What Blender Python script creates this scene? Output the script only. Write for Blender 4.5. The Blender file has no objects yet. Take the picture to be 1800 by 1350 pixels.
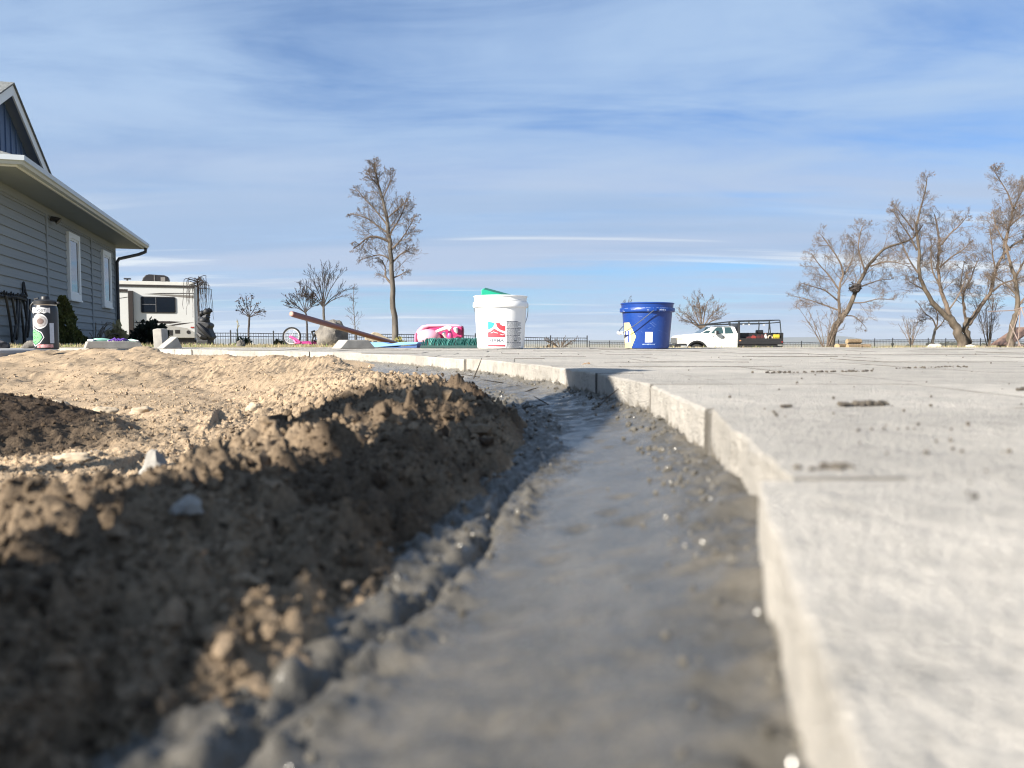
import bpy, math, random
import numpy as np
from mathutils import Vector, Matrix, noise as mnoise
R = math.radians
random.seed(7)
SC = bpy.context.scene
COL = SC.collection

# ------------------------------------------------------------------ camera, sky, sun, exposure
HC = 0.05                       # lens height over the paving
FPX = 1400.0                    # focal length in pixels of the 1800 px wide photograph
PITCH = math.atan(77.0 / FPX)
cam_d = bpy.data.cameras.new('camera')
cam_d.sensor_width = 36.0
cam_d.lens = FPX / 1800.0 * 36.0
cam_d.clip_start = 0.005
cam_d.clip_end = 90000.0
cam_d.dof.use_dof = True
cam_d.dof.focus_distance = 3.6
cam_d.dof.aperture_fstop = cam_d.lens / 2.9
cam_d.dof.aperture_blades = 0
cam = bpy.data.objects.new('camera', cam_d)
COL.objects.link(cam)
cam.location = (0, 0, HC)
cam.rotation_euler = (R(90) - PITCH, 0, 0)
SC.camera = cam

SUN_AZ, SUN_EL = 50.0, 28.0     # degrees behind the camera towards the left, and above the horizon
sx, sy, sz = (-math.sin(R(SUN_AZ)) * math.cos(R(SUN_EL)), -math.cos(R(SUN_AZ)) * math.cos(R(SUN_EL)), math.sin(R(SUN_EL)))
sun_d = bpy.data.lights.new('sun', 'SUN')
sun_d.energy = 5.0
sun_d.angle = R(0.53)
sun_d.color = (1.0, 0.93, 0.82)
sun = bpy.data.objects.new('sun', sun_d)
COL.objects.link(sun)
sun.rotation_euler = Vector((sx, sy, sz)).to_track_quat('Z', 'Y').to_euler()

W = bpy.data.worlds.new('World')
SC.world = W
W.use_nodes = True


class G:
    """small helper to write node graphs as expressions"""
    def __init__(s, tree):
        s.t = tree
        s.n = tree.nodes
        s.l = tree.links
    def node(s, typ, **kw):
        nd = s.n.new(typ)
        for k, v in kw.items():
            setattr(nd, k, v)
        return nd
    def put(s, nd, key, v):
        if v is None:
            return
        if isinstance(v, bpy.types.NodeSocket):
            s.l.new(v, nd.inputs[key])
        else:
            nd.inputs[key].default_value = v
    def math(s, op, a, b=None, c=None, clamp=False):
        nd = s.node('ShaderNodeMath', operation=op, use_clamp=clamp)
        s.put(nd, 0, a); s.put(nd, 1, b); s.put(nd, 2, c)
        return nd.outputs[0]
    def vmath(s, op, a, b=None):
        nd = s.node('ShaderNodeVectorMath', operation=op)
        s.put(nd, 0, a); s.put(nd, 1, b)
        return nd.outputs[0]
    def noise(s, vec, scale, detail=4.0, rough=0.55, dist=0.0):
        nd = s.node('ShaderNodeTexNoise')
        s.put(nd, 'Vector', vec); s.put(nd, 'Scale', scale); s.put(nd, 'Detail', detail)
        s.put(nd, 'Roughness', rough); s.put(nd, 'Distortion', dist)
        return nd.outputs['Fac']
    def voro(s, vec, scale, feature='F1', rand=1.0):
        nd = s.node('ShaderNodeTexVoronoi', feature=feature)
        s.put(nd, 'Vector', vec); s.put(nd, 'Scale', scale); s.put(nd, 'Randomness', rand)
        return nd
    def rng(s, v, a, b, c=0.0, d=1.0, smooth=True):
        nd = s.node('ShaderNodeMapRange', interpolation_type='SMOOTHSTEP' if smooth else 'LINEAR')
        s.put(nd, 'Value', v); s.put(nd, 1, a); s.put(nd, 2, b); s.put(nd, 3, c); s.put(nd, 4, d)
        return nd.outputs[0]
    def mix(s, f, a, b, blend='MIX'):
        nd = s.node('ShaderNodeMix', data_type='RGBA', blend_type=blend)
        s.put(nd, 0, f)
        for k, v in ((6, a), (7, b)):
            if isinstance(v, (tuple, list)):
                v = tuple(v) + ((1.0,) if len(v) == 3 else ())
            s.put(nd, k, v)
        return nd.outputs[2]
    def scale(s, vec, v, rot=0.0, loc=(0, 0, 0)):
        nd = s.node('ShaderNodeMapping')
        s.put(nd, 'Vector', vec)
        nd.inputs['Scale'].default_value = v
        nd.inputs['Rotation'].default_value = (0, 0, rot)
        nd.inputs['Location'].default_value = loc
        return nd.outputs[0]


def build_world():
    g = G(W.node_tree)
    g.n.clear()
    out = g.node('ShaderNodeOutputWorld')
    bg = g.node('ShaderNodeBackground')
    g.l.new(bg.outputs[0], out.inputs[0])
    sky = g.node('ShaderNodeTexSky', sky_type='NISHITA')
    sky.sun_disc = False
    sky.sun_elevation = R(SUN_EL)
    sky.sun_rotation = math.atan2(sx, sy)
    sky.altitude = 300
    sky.air_density = 1.0
    sky.dust_density = 0.3
    sky.ozone_density = 2.2
    tc = g.node('ShaderNodeTexCoord')
    sep = g.node('ShaderNodeSeparateXYZ')
    g.l.new(tc.outputs['Generated'], sep.inputs[0])
    x, y, z = sep.outputs
    zc = g.math('ADD', g.math('MAXIMUM', z, 0.0), 0.085)
    cmb = g.node('ShaderNodeCombineXYZ')
    g.put(cmb, 0, g.math('DIVIDE', x, zc)); g.put(cmb, 1, g.math('DIVIDE', y, zc))
    P = cmb.outputs[0]
    base = g.mix(1.0, sky.outputs[0], SKY_TINT, 'MULTIPLY')
    # high thin veil, brushed out in long slanting bands
    v1 = g.noise(g.scale(P, (0.36, 0.60, 1), R(-20), (0.3, 3.3, 0)), 1.0, 6, 0.55, 0.6)
    v2 = g.noise(g.scale(P, (0.85, 1.9, 1), R(-24), (1.0, 7.0, 0)), 1.0, 7, 0.62, 0.8)
    veil = g.math('ADD', g.math('MULTIPLY', v1, 0.62), g.math('MULTIPLY', v2, 0.38))
    veil = g.rng(veil, 0.27, 0.60)
    low = g.rng(z, 0.12, 0.8, 0.97, 0.80)
    col = g.mix(g.math('MULTIPLY', veil, low), base, VEIL)
    # flat layered cloud low in the sky, grey lilac
    d0 = g.noise(g.scale(P, (0.16, 0.34, 1), R(6), (9.0, 2.0, 0)), 1.0, 5, 0.5, 0.4)
    d1 = g.noise(g.scale(P, (0.30, 1.3, 1), R(5), (4.0, 1.0, 0)), 1.0, 8, 0.58, 0.5)
    dd = g.math('ADD', g.math('MULTIPLY', d0, 0.5), g.math('MULTIPLY', d1, 0.5))
    deck = g.math('MULTIPLY', g.rng(dd, 0.43, 0.57), g.rng(z, 0.13, 0.30, 1.0, 0.0))
    shade = g.noise(g.scale(P, (0.16, 0.8, 1), R(4), (1.5, 8.0, 0)), 1.0, 6, 0.55, 0.4)
    dcol = g.mix(g.rng(shade, 0.38, 0.62), DECK, DECK2)
    col = g.mix(g.math('MULTIPLY', deck, 0.92), col, dcol)
    # bright sunlit streaks along thin edges
    d2 = g.noise(g.scale(P, (0.34, 1.7, 1), R(7), (2.6, 5.3, 0)), 1.0, 5, 0.5, 0.6)
    stre = g.math('MULTIPLY', g.rng(d2, 0.535, 0.67), g.rng(z, 0.10, 0.17, 1.0, 0.0))
    col = g.mix(g.math('MULTIPLY', stre, 0.9), col, STREAK)
    hz = g.rng(z, -0.01, 0.045, 0.7, 0.0)
    col = g.mix(hz, col, HORIZON)
    g.l.new(col, bg.inputs[0])
    bg.inputs[1].default_value = SKY_STRENGTH


SKY_STRENGTH = 0.055
SKY_TINT = (0.40, 0.66, 0.98)
VEIL = (3.2, 4.4, 6.15)
DECK = (3.5, 4.25, 5.6)
DECK2 = (2.7, 3.75, 5.4)
STREAK = (5.8, 6.3, 6.8)
HORIZON = (3.6, 4.6, 5.9)
build_world()
vs = SC.view_settings
vs.view_transform = 'Standard'
vs.look = 'None'
vs.exposure = 1.35
vs.gamma = 1.0
vs.use_curve_mapping = False
SC.render.engine = 'CYCLES'
SC.cycles.filter_width = 1.1
SC.cycles.max_bounces = 6
SC.cycles.transparent_max_bounces = 8
SC.cycles.use_denoising = True
SC.cycles.sample_clamp_indirect = 6.0


def ray(u, v):
    a, b = (u - 900.0) / FPX, (675.0 - v) / FPX
    c, s = math.cos(PITCH), math.sin(PITCH)
    return (a, c + b * s, -s + b * c)


def at(u, v, Y):
    d = ray(u, v)
    k = Y / d[1]
    return Vector((d[0] * k, Y, HC + d[2] * k))


# ------------------------------------------------------------------ materials
MATS = {}


def mat(name, col, rough=0.6, col2=None, vscale=6.0, vamt=0.5, bump=0.0, bscale=60.0, metal=0.0, spec=0.5, attr=None, stretch=None, coat=0.0, rand=0.0, emit=None):
    if name in MATS:
        return MATS[name]
    m = bpy.data.materials.new(name)
    m.use_nodes = True
    g = G(m.node_tree)
    bs = g.n['Principled BSDF']
    tc = g.node('ShaderNodeTexCoord')
    vec = tc.outputs['Object']
    if stretch:
        vec = g.scale(vec, stretch)
    if col2 is None:
        col2 = tuple(c * 0.78 for c in col)
    n1 = g.noise(vec, vscale, 5, 0.6)
    c = g.mix(g.math('MULTIPLY', g.rng(n1, 0.3, 0.7), vamt), col, col2)
    if attr:
        an = g.node('ShaderNodeAttribute', attribute_name=attr)
        c = g.mix(1.0, c, an.outputs['Color'], 'MULTIPLY')
    if rand:
        oi = g.node('ShaderNodeObjectInfo')
        k = g.rng(oi.outputs['Random'], 0, 1, 1 - rand, 1 + rand, False)
        c = g.vmath('SCALE', c)
        g.put(c.node, 3, k)
    g.put(bs, 'Base Color', c)
    bs.inputs['Roughness'].default_value = rough
    bs.inputs['Metallic'].default_value = metal
    bs.inputs['Specular IOR Level'].default_value = spec
    if coat:
        bs.inputs['Coat Weight'].default_value = coat
        bs.inputs['Coat Roughness'].default_value = 0.05
    if bump:
        b = g.node('ShaderNodeBump')
        b.inputs['Strength'].default_value = min(1.0, bump)
        b.inputs['Distance'].default_value = 0.3 / bscale
        g.put(b, 'Height', g.noise(vec, bscale, 6, 0.6))
        g.l.new(b.outputs[0], bs.inputs['Normal'])
    MATS[name] = m
    return m


# ------------------------------------------------------------------ mesh builder
class MB:
    def __init__(s):
        s.v = []
        s.f = []
    def add(s, vs_, fs):
        o = len(s.v)
        s.v.extend([tuple(p) for p in vs_])
        s.f.extend([tuple(i + o for i in f) for f in fs])
        return s
    def hexa(s, p):
        return s.add(p, [(3, 2, 1, 0), (4, 5, 6, 7), (0, 1, 5, 4), (1, 2, 6, 5), (2, 3, 7, 6), (3, 0, 4, 7)])
    def box(s, c, sz, rot=None):
        x, y, z = [k * 0.5 for k in sz]
        p = [Vector(q) for q in ((-x, -y, -z), (x, -y, -z), (x, y, -z), (-x, y, -z), (-x, -y, z), (x, -y, z), (x, y, z), (-x, y, z))]
        if rot is not None:
            p = [rot @ q for q in p]
        c = Vector(c)
        return s.hexa([q + c for q in p])
    def bb(s, x0, x1, y0, y1, z0, z1):
        return s.box(((x0 + x1) / 2, (y0 + y1) / 2, (z0 + z1) / 2), (abs(x1 - x0), abs(y1 - y0), abs(z1 - z0)))
    def tube(s, pts, rad, n=8, cap=True):
        pts = [Vector(p) for p in pts]
        if not hasattr(rad, '__len__'):
            rad = [rad] * len(pts)
        vs_, fs = [], []
        up = None
        for i, p in enumerate(pts):
            t = (pts[min(i + 1, len(pts) - 1)] - pts[max(i - 1, 0)])
            if t.length < 1e-9:
                t = Vector((0, 0, 1))
            t.normalize()
            if up is None:
                up = Vector((0, 0, 1)) if abs(t.z) < 0.9 else Vector((1, 0, 0))
            a = (up - t * up.dot(t))
            if a.length < 1e-6:
                a = t.orthogonal()
            a.normalize()
            up = a
            b = t.cross(a)
            for k in range(n):
                w = 2 * math.pi * k / n
                vs_.append(p + (a * math.cos(w) + b * math.sin(w)) * rad[i])
        for i in range(len(pts) - 1):
            for k in range(n):
                k2 = (k + 1) % n
                fs.append((i * n + k, i * n + k2, (i + 1) * n + k2, (i + 1) * n + k))
        if cap:
            fs.append(tuple(range(n))[::-1])
            fs.append(tuple((len(pts) - 1) * n + k for k in range(n)))
        return s.add(vs_, fs)
    def lathe(s, prof, n=48, closed=False):
        vs_, fs = [], []
        for r, z in prof:
            for k in range(n):
                w = 2 * math.pi * k / n
                vs_.append((r * math.cos(w), r * math.sin(w), z))
        m = len(prof)
        for i in range(m - 1):
            for k in range(n):
                k2 = (k + 1) % n
                fs.append((i * n + k, i * n + k2, (i + 1) * n + k2, (i + 1) * n + k))
        if not closed:
            fs.append(tuple(range(n))[::-1])
            fs.append(tuple((m - 1) * n + k for k in range(n)))
        return s.add(vs_, fs)
    def prism(s, poly, a, b, f):
        """poly of 2D points extruded from a to b; f(u, v, w) gives the 3D point"""
        n = len(poly)
        vs_ = [f(p[0], p[1], a) for p in poly] + [f(p[0], p[1], b) for p in poly]
        fs = [tuple(range(n)), tuple(range(2 * n - 1, n - 1, -1))]
        for i in range(n):
            j = (i + 1) % n
            fs.append((i, i + n, j + n, j))
        return s.add(vs_, fs)
    def strip(s, rows):
        """rows of equally many points joined into quads"""
        n = len(rows[0])
        vs_ = [p for r in rows for p in r]
        fs = []
        for i in range(len(rows) - 1):
            for k in range(n - 1):
                fs.append((i * n + k, i * n + k + 1, (i + 1) * n + k + 1, (i + 1) * n + k))
        return s.add(vs_, fs)
    def ball(s, c, r, nu=12, nv=8, rot=None, jit=0.0, seed=0):
        if not hasattr(r, '__len__'):
            r = (r, r, r)
        rg = random.Random(seed)
        vs_, fs = [], []
        pts = [Vector((0, 0, -1))]
        for j in range(1, nv):
            ph = math.pi * j / nv - math.pi / 2
            for i in range(nu):
                th = 2 * math.pi * i / nu
                pts.append(Vector((math.cos(ph) * math.cos(th), math.cos(ph) * math.sin(th), math.sin(ph))))
        pts.append(Vector((0, 0, 1)))
        for p in pts:
            q = Vector((p.x * r[0], p.y * r[1], p.z * r[2])) * (1 + jit * (rg.random() - 0.5) * 2)
            if rot is not None:
                q = rot @ q
            vs_.append(q + Vector(c))
        for i in range(nu):
            fs.append((0, 1 + (i + 1) % nu, 1 + i))
        for j in range(nv - 2):
            for i in range(nu):
                a = 1 + j * nu + i
                b = 1 + j * nu + (i + 1) % nu
                fs.append((a, b, b + nu, a + nu))
        top = len(pts) - 1
        for i in range(nu):
            fs.append((1 + (nv - 2) * nu + i, 1 + (nv - 2) * nu + (i + 1) % nu, top))
        return s.add(vs_, fs)
    def build(s, name, m, parent=None, smooth=False, bevel=0.0, fix=True):
        me = bpy.data.meshes.new(name)
        me.from_pydata(s.v, [], s.f)
        if fix:
            import bmesh
            bm = bmesh.new()
            bm.from_mesh(me)
            bmesh.ops.recalc_face_normals(bm, faces=bm.faces)
            bm.to_mesh(me)
            bm.free()
        if smooth:
            me.polygons.foreach_set('use_smooth', [True] * len(me.polygons))
            me.set_sharp_from_angle(angle=R(42))
        me.materials.append(m)
        o = bpy.data.objects.new(name, me)
        COL.objects.link(o)
        if parent is not None:
            o.parent = parent
        if bevel:
            b = o.modifiers.new('bevel', 'BEVEL')
            b.width = bevel
            b.segments = 2
            b.limit_method = 'ANGLE'
            b.angle_limit = R(35)
        return o


def np_mesh(name, V, F, m, colors=None, smooth=True, parent=None):
    """V (n,3), F (m,3 or 4) arrays to one mesh object"""
    me = bpy.data.meshes.new(name)
    nv, nf, k = len(V), len(F), F.shape[1]
    me.vertices.add(nv)
    me.vertices.foreach_set('co', np.ascontiguousarray(V, dtype=np.float32).ravel())
    me.loops.add(nf * k)
    me.loops.foreach_set('vertex_index', np.ascontiguousarray(F, dtype=np.int32).ravel())
    me.polygons.add(nf)
    me.polygons.foreach_set('loop_start', np.arange(0, nf * k, k, dtype=np.int32))
    me.polygons.foreach_set('use_smooth', np.full(nf, smooth, dtype=bool))
    me.update(calc_edges=True)
    if colors is not None:
        at_ = me.color_attributes.new('tone', 'FLOAT_COLOR', 'POINT')
        c4 = np.ones((nv, 4), dtype=np.float32)
        c4[:, :3] = colors
        at_.data.foreach_set('color', c4.ravel())
    me.materials.append(m)
    o = bpy.data.objects.new(name, me)
    COL.objects.link(o)
    if parent is not None:
        o.parent = parent
    return o


def thing(name, label, cat, loc=(0, 0, 0), rz=0.0, group=None):
    o = bpy.data.objects.new(name, None)
    o.empty_display_size = 0.1
    COL.objects.link(o)
    o.location = loc
    o.rotation_euler = (0, 0, rz)
    return tag(o, label, cat, group)


def tag(o, label, cat, group=None):
    o['label'] = label
    o['category'] = cat
    if group:
        o['group'] = group
    return o


def kind(o, k):
    o['kind'] = k
    return o


def dup(o, loc, rz=None, label=None):
    c = o.copy()
    COL.objects.link(c)
    c.location = loc
    if rz is not None:
        c.rotation_euler = (0, 0, rz)
    if label:
        c['label'] = label
    for ch in list(o.children):
        d = ch.copy()
        COL.objects.link(d)
        d.parent = c
        for gch in list(ch.children):
            e = gch.copy()
            COL.objects.link(e)
            e.parent = d
    return c


# ------------------------------------------------------------------ numpy noise
def h2(ix, iy, seed):
    n = (ix.astype(np.int64) * 374761393 + iy.astype(np.int64) * 668265263 + seed * 974634277) & 0xffffffff
    n = ((n ^ (n >> 13)) * 1274126177) & 0xffffffff
    n = ((n ^ (n >> 16)) * 2246822519) & 0xffffffff
    return ((n ^ (n >> 15)) & 0xffffff) / float(0xffffff)


def vn(x, y, seed=0):
    ix, iy = np.floor(x), np.floor(y)
    fx, fy = x - ix, y - iy
    fx = fx * fx * fx * (fx * (fx * 6 - 15) + 10)
    fy = fy * fy * fy * (fy * (fy * 6 - 15) + 10)
    a, b = h2(ix, iy, seed), h2(ix + 1, iy, seed)
    c, d = h2(ix, iy + 1, seed), h2(ix + 1, iy + 1, seed)
    return (a + (b - a) * fx) * (1 - fy) + (c + (d - c) * fx) * fy


def fbm(x, y, octv=4, seed=0, gain=0.5):
    s, a, t = 0.0, 1.0, 0.0
    for i in range(octv):
        s = s + a * (vn(x, y, seed + i * 17) * 2 - 1)
        t += a
        a *= gain
        x, y = x * 2.03 + 11.3, y * 2.03 + 4.7
    return s / t


def worley(x, y, seed=0):
    ix, iy = np.floor(x), np.floor(y)
    best = np.full(x.shape, 9.0)
    for dx in (-1, 0, 1):
        for dy in (-1, 0, 1):
            jx, jy = ix + dx, iy + dy
            qx = jx + h2(jx, jy, seed) - x
            qy = jy + h2(jx, jy, seed + 5) - y
            best = np.minimum(best, qx * qx + qy * qy)
    return np.sqrt(best)


def sstep(v, a, b):
    t = np.clip((v - a) / (b - a), 0, 1)
    return t * t * (3 - 2 * t)
# ------------------------------------------------------------------ the curved edge of the paving
EDGE_KEYS = [(-0.22, -0.95), (-0.10, -0.40), (-0.012, -0.12), (0.0475, 0.093), (0.089, 0.278), (0.125, 0.51), (0.152, 0.76), (0.152, 1.04),
             (0.085, 1.48), (-0.02, 1.84), (-0.19, 2.30), (-0.47, 2.88), (-0.85, 3.42), (-1.55, 4.1), (-2.70, 4.93), (-4.0, 5.6), (-5.5, 6.2)]


def catmull(K, n):
    out = []
    K = [Vector((k[0], k[1], 0)) for k in K]
    for i in range(1, len(K) - 2):
        p0, p1, p2, p3 = K[i - 1:i + 3]
        for j in range(n):
            t = j / n
            out.append(0.5 * ((2 * p1) + (p2 - p0) * t + (2 * p0 - 5 * p1 + 4 * p2 - p3) * t * t + (3 * p1 - p0 - 3 * p2 + p3) * t ** 3))
    out.append(K[-2])
    return np.array([(p.x, p.y) for p in out])


EDGE = catmull(EDGE_KEYS, 10)
ELEN = np.concatenate([[0], np.cumsum(np.linalg.norm(np.diff(EDGE, axis=0), axis=1))])
_near = np.argmin(np.abs(EDGE[:, 1] - 0.093))
ELEN = ELEN - ELEN[_near]


def edge_q(x, y):
    """signed distance (positive on the dug side) and arc length along the edge"""
    shp = x.shape
    x, y = x.ravel(), y.ravel()
    best = np.full(x.shape, 1e9)
    S = np.zeros(x.shape)
    sg = np.ones(x.shape)
    for i in range(len(EDGE) - 1):
        ax, ay = EDGE[i]
        bx, by = EDGE[i + 1]
        dx, dy = bx - ax, by - ay
        L2 = dx * dx + dy * dy
        t = np.clip(((x - ax) * dx + (y - ay) * dy) / L2, 0, 1)
        px, py = x - (ax + t * dx), y - (ay + t * dy)
        d2 = px * px + py * py
        m = d2 < best
        best[m] = d2[m]
        S[m] = ELEN[i] + t[m] * math.sqrt(L2)
        sg[m] = np.sign(dx * py[m] - dy * px[m])
    return (np.sqrt(best) * sg).reshape(shp), S.reshape(shp)


def edge_at(s, q):
    """point at arc length s, q metres out on the dug side"""
    ex = np.interp(s, ELEN, EDGE[:, 0])
    ey = np.interp(s, ELEN, EDGE[:, 1])
    e = 0.03
    tx = np.interp(s + e, ELEN, EDGE[:, 0]) - np.interp(s - e, ELEN, EDGE[:, 0])
    ty = np.interp(s + e, ELEN, EDGE[:, 1]) - np.interp(s - e, ELEN, EDGE[:, 1])
    L = np.sqrt(tx * tx + ty * ty)
    return ex - ty / L * q, ey + tx / L * q


# ------------------------------------------------------------------ terrain beyond the paving
def gz(x, y):
    x = np.asarray(x, dtype=float)
    y = np.asarray(y, dtype=float)
    a = np.where(y > 0.5, x / np.maximum(y, 0.5), np.sign(x) * 2)
    ly = np.log(np.maximum(y, 1.0))
    def prof(t):
        return np.interp(ly, np.log([p[0] for p in t]), [p[1] for p in t])
    left = prof([(1, -.02), (5.6, -.004), (8, -.004), (12, -.02), (16, -.055), (20, -.12), (27, -.32), (36, -.5), (46, -.8), (80, -1.5), (150, -3.2), (400, -15), (1000, -38), (5000, -60), (9e4, -60)])
    mid = prof([(1, -.02), (5.6, -.004), (9, -.045), (15, -.10), (22, -.22), (35, -.75), (46, -.95), (55, -1.1), (78, -1.35), (150, -3), (400, -12), (1000, -30), (5000, -60), (9e4, -60)])
    right = prof([(1, -.02), (5.6, -.004), (9, -.04), (15, -.10), (30, -.27), (60, -.57), (66, -.7), (78, -1.05), (100, -1.3), (150, -1.7), (300, -2.9), (800, -6), (2000, -14), (6000, -50), (9e4, -60)])
    w1 = sstep(a, -.12, .05)
    w2 = sstep(a, .36, .48)
    z = left * (1 - w1) + mid * w1
    z = z * (1 - w2) + right * w2
    d = np.hypot(x, y)
    z = z + fbm(x * .35, y * .35, 3, 5) * np.clip((d - 6) / 12, 0, 1) * .02 + fbm(x * .02, y * .02, 3, 9) * np.clip((d - 150) / 800, 0, 1) * 3
    hole = (x > -6.0) & (x < 7.1) & (y < 5.6)
    z = np.where(hole, -.17, z)
    return z


def gzs(x, y):
    return float(gz(np.array([x]), np.array([y]))[0])


def build_ground():
    xs = [0.35]
    while xs[-1] < 60000:
        xs.append(xs[-1] * 1.05 + 0.25)
    xs = [-k for k in xs[::-1]] + [0] + xs
    xs = sorted(xs + [-6.01, -5.99, 7.09, 7.11])
    ys = [-60000, -3000, -300, -60, -20, -8, -4, -2, 0, 1, 2, 3, 4, 5, 5.59, 5.61]
    while ys[-1] < 70000:
        ys.append(ys[-1] * 1.035 + 0.05)
    X, Y = np.meshgrid(np.array(xs), np.array(ys))
    Z = gz(X, Y)
    V = np.stack([X.ravel(), Y.ravel(), Z.ravel()], 1)
    n = len(xs)
    I = np.arange(len(ys) - 1)[:, None] * n + np.arange(n - 1)[None, :]
    F = np.stack([I, I + 1, I + n + 1, I + n], -1).reshape(-1, 4)
    m = mat('dry_lawn', (0.33, 0.26, 0.15), 0.95, (0.17, 0.17, 0.07), 0.35, 0.8, bump=0.6, bscale=9, spec=0.1)
    kind(np_mesh('ground', V, F, m), 'structure')
    # blades of dry winter grass where the lawn meets the paving and along the rise behind it
    rg = np.random.RandomState(3)
    n = 26000
    y = 5.66 * np.exp(rg.rand(n) ** 1.3 * math.log(30 / 5.66))
    x = y * (rg.rand(n) * 1.5 - 0.75)
    z = gz(x, y)
    h = (0.010 + 0.026 * rg.rand(n) ** 2) * np.clip(y / 8, 1, 2.2) * np.where(x > -.12 * y, .7, 1)
    tuft = fbm(x * 1.3, y * 1.3, 3, 21) > -0.08
    x, y, z, h = x[tuft], y[tuft], z[tuft], h[tuft]
    n = len(x)
    an = rg.rand(n) * 6.283
    w = 0.0035 * np.clip(y / 7, 1, 3)
    lx, ly = (rg.rand(n) - .5) * h * 1.2, (rg.rand(n) - .5) * h * 1.2
    ox, oy = np.cos(an) * w, np.sin(an) * w
    V = np.zeros((n, 3, 3))
    V[:, 0] = np.stack([x - ox, y - oy, z - .004], 1)
    V[:, 1] = np.stack([x + ox, y + oy, z - .004], 1)
    V[:, 2] = np.stack([x + lx, y + ly, z + h], 1)
    g = (rg.rand(n) < .16)[:, None]
    c = np.where(g, np.array([[.55, .95, .42]]), np.array([[1, 1, 1]])) * (0.65 + .6 * rg.rand(n)[:, None])
    C = np.repeat(c, 3, 0)
    m = mat('grass_blade', (0.33, 0.27, 0.165), 0.8, vamt=0.3, attr='tone', spec=0.2)
    kind(np_mesh('dry_grass', V.reshape(-1, 3), np.arange(n * 3).reshape(-1, 3), m, C), 'stuff')


# ------------------------------------------------------------------ paving
def concrete_mat():
    m = bpy.data.materials.new('concrete_paver')
    m.use_nodes = True
    g = G(m.node_tree)
    bs = g.n['Principled BSDF']
    vec = g.node('ShaderNodeTexCoord').outputs['Object']
    oi = g.node('ShaderNodeObjectInfo')
    big = g.noise(vec, 9, 5, 0.6)
    mid = g.noise(vec, 55, 5, 0.65)
    fine = g.noise(vec, 420, 3, 0.6)
    pit = g.voro(vec, 230)
    c = g.mix(g.rng(big, .35, .68), (0.50, 0.465, 0.412), (0.395, 0.37, 0.332))
    c = g.mix(g.math('MULTIPLY', g.rng(mid, .45, .75), .5), c, (0.215, 0.203, 0.185))
    c = g.mix(g.math('MULTIPLY', g.rng(fine, .56, .74), .45), c, (0.55, 0.51, 0.45))
    c = g.mix(g.math('MULTIPLY', g.rng(fine, .44, .28), .6), c, (0.20, 0.19, 0.175))
    spk = g.voro(vec, 95)
    c = g.mix(g.math('MULTIPLY', g.rng(spk.outputs['Distance'], .20, .08), .55), c, g.mix(g.rng(mid, .4, .6), (0.16, 0.15, 0.135), (0.66, 0.61, 0.53)))
    blot = g.noise(vec, 26, 5, .7)
    c = g.mix(g.math('MULTIPLY', g.rng(blot, .54, .70), .45), c, (0.225, 0.208, 0.178))
    k = g.rng(oi.outputs['Random'], 0, 1, .88, 1.08, False)
    c = g.vmath('SCALE', c)
    g.put(c.node, 3, k)
    # splashed mortar, greyer and damper low on the vertical faces
    ge = g.node('ShaderNodeNewGeometry')
    sp = g.node('ShaderNodeSeparateXYZ')
    g.l.new(ge.outputs['Position'], sp.inputs[0])
    spl = g.math('ADD', sp.outputs[2], g.math('MULTIPLY', g.math('SUBTRACT', g.noise(vec, 38, 4, .65), .5), .045))
    c = g.mix(g.rng(spl, -.025, -.033), c, (0.185, 0.165, 0.135))
    g.put(bs, 'Base Color', c)
    bs.inputs['Roughness'].default_value = 0.88
    bs.inputs['Specular IOR Level'].default_value = 0.3
    h = g.math('ADD', g.math('MULTIPLY', mid, 1.0), g.math('MULTIPLY', fine, .85))
    h = g.math('ADD', h, g.math('MULTIPLY', g.rng(pit.outputs['Distance'], 0, .35), .25))
    b = g.node('ShaderNodeBump')
    b.inputs['Strength'].default_value = 0.85
    b.inputs['Distance'].default_value = 0.0075
    h = g.math('ADD', h, g.math('MULTIPLY', g.noise(vec, 22, 4, .6), .55))
    g.put(b, 'Height', h)
    g.l.new(b.outputs[0], bs.inputs['Normal'])
    MATS['concrete'] = m
    return m


PATIO_FAR = 5.6


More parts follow.
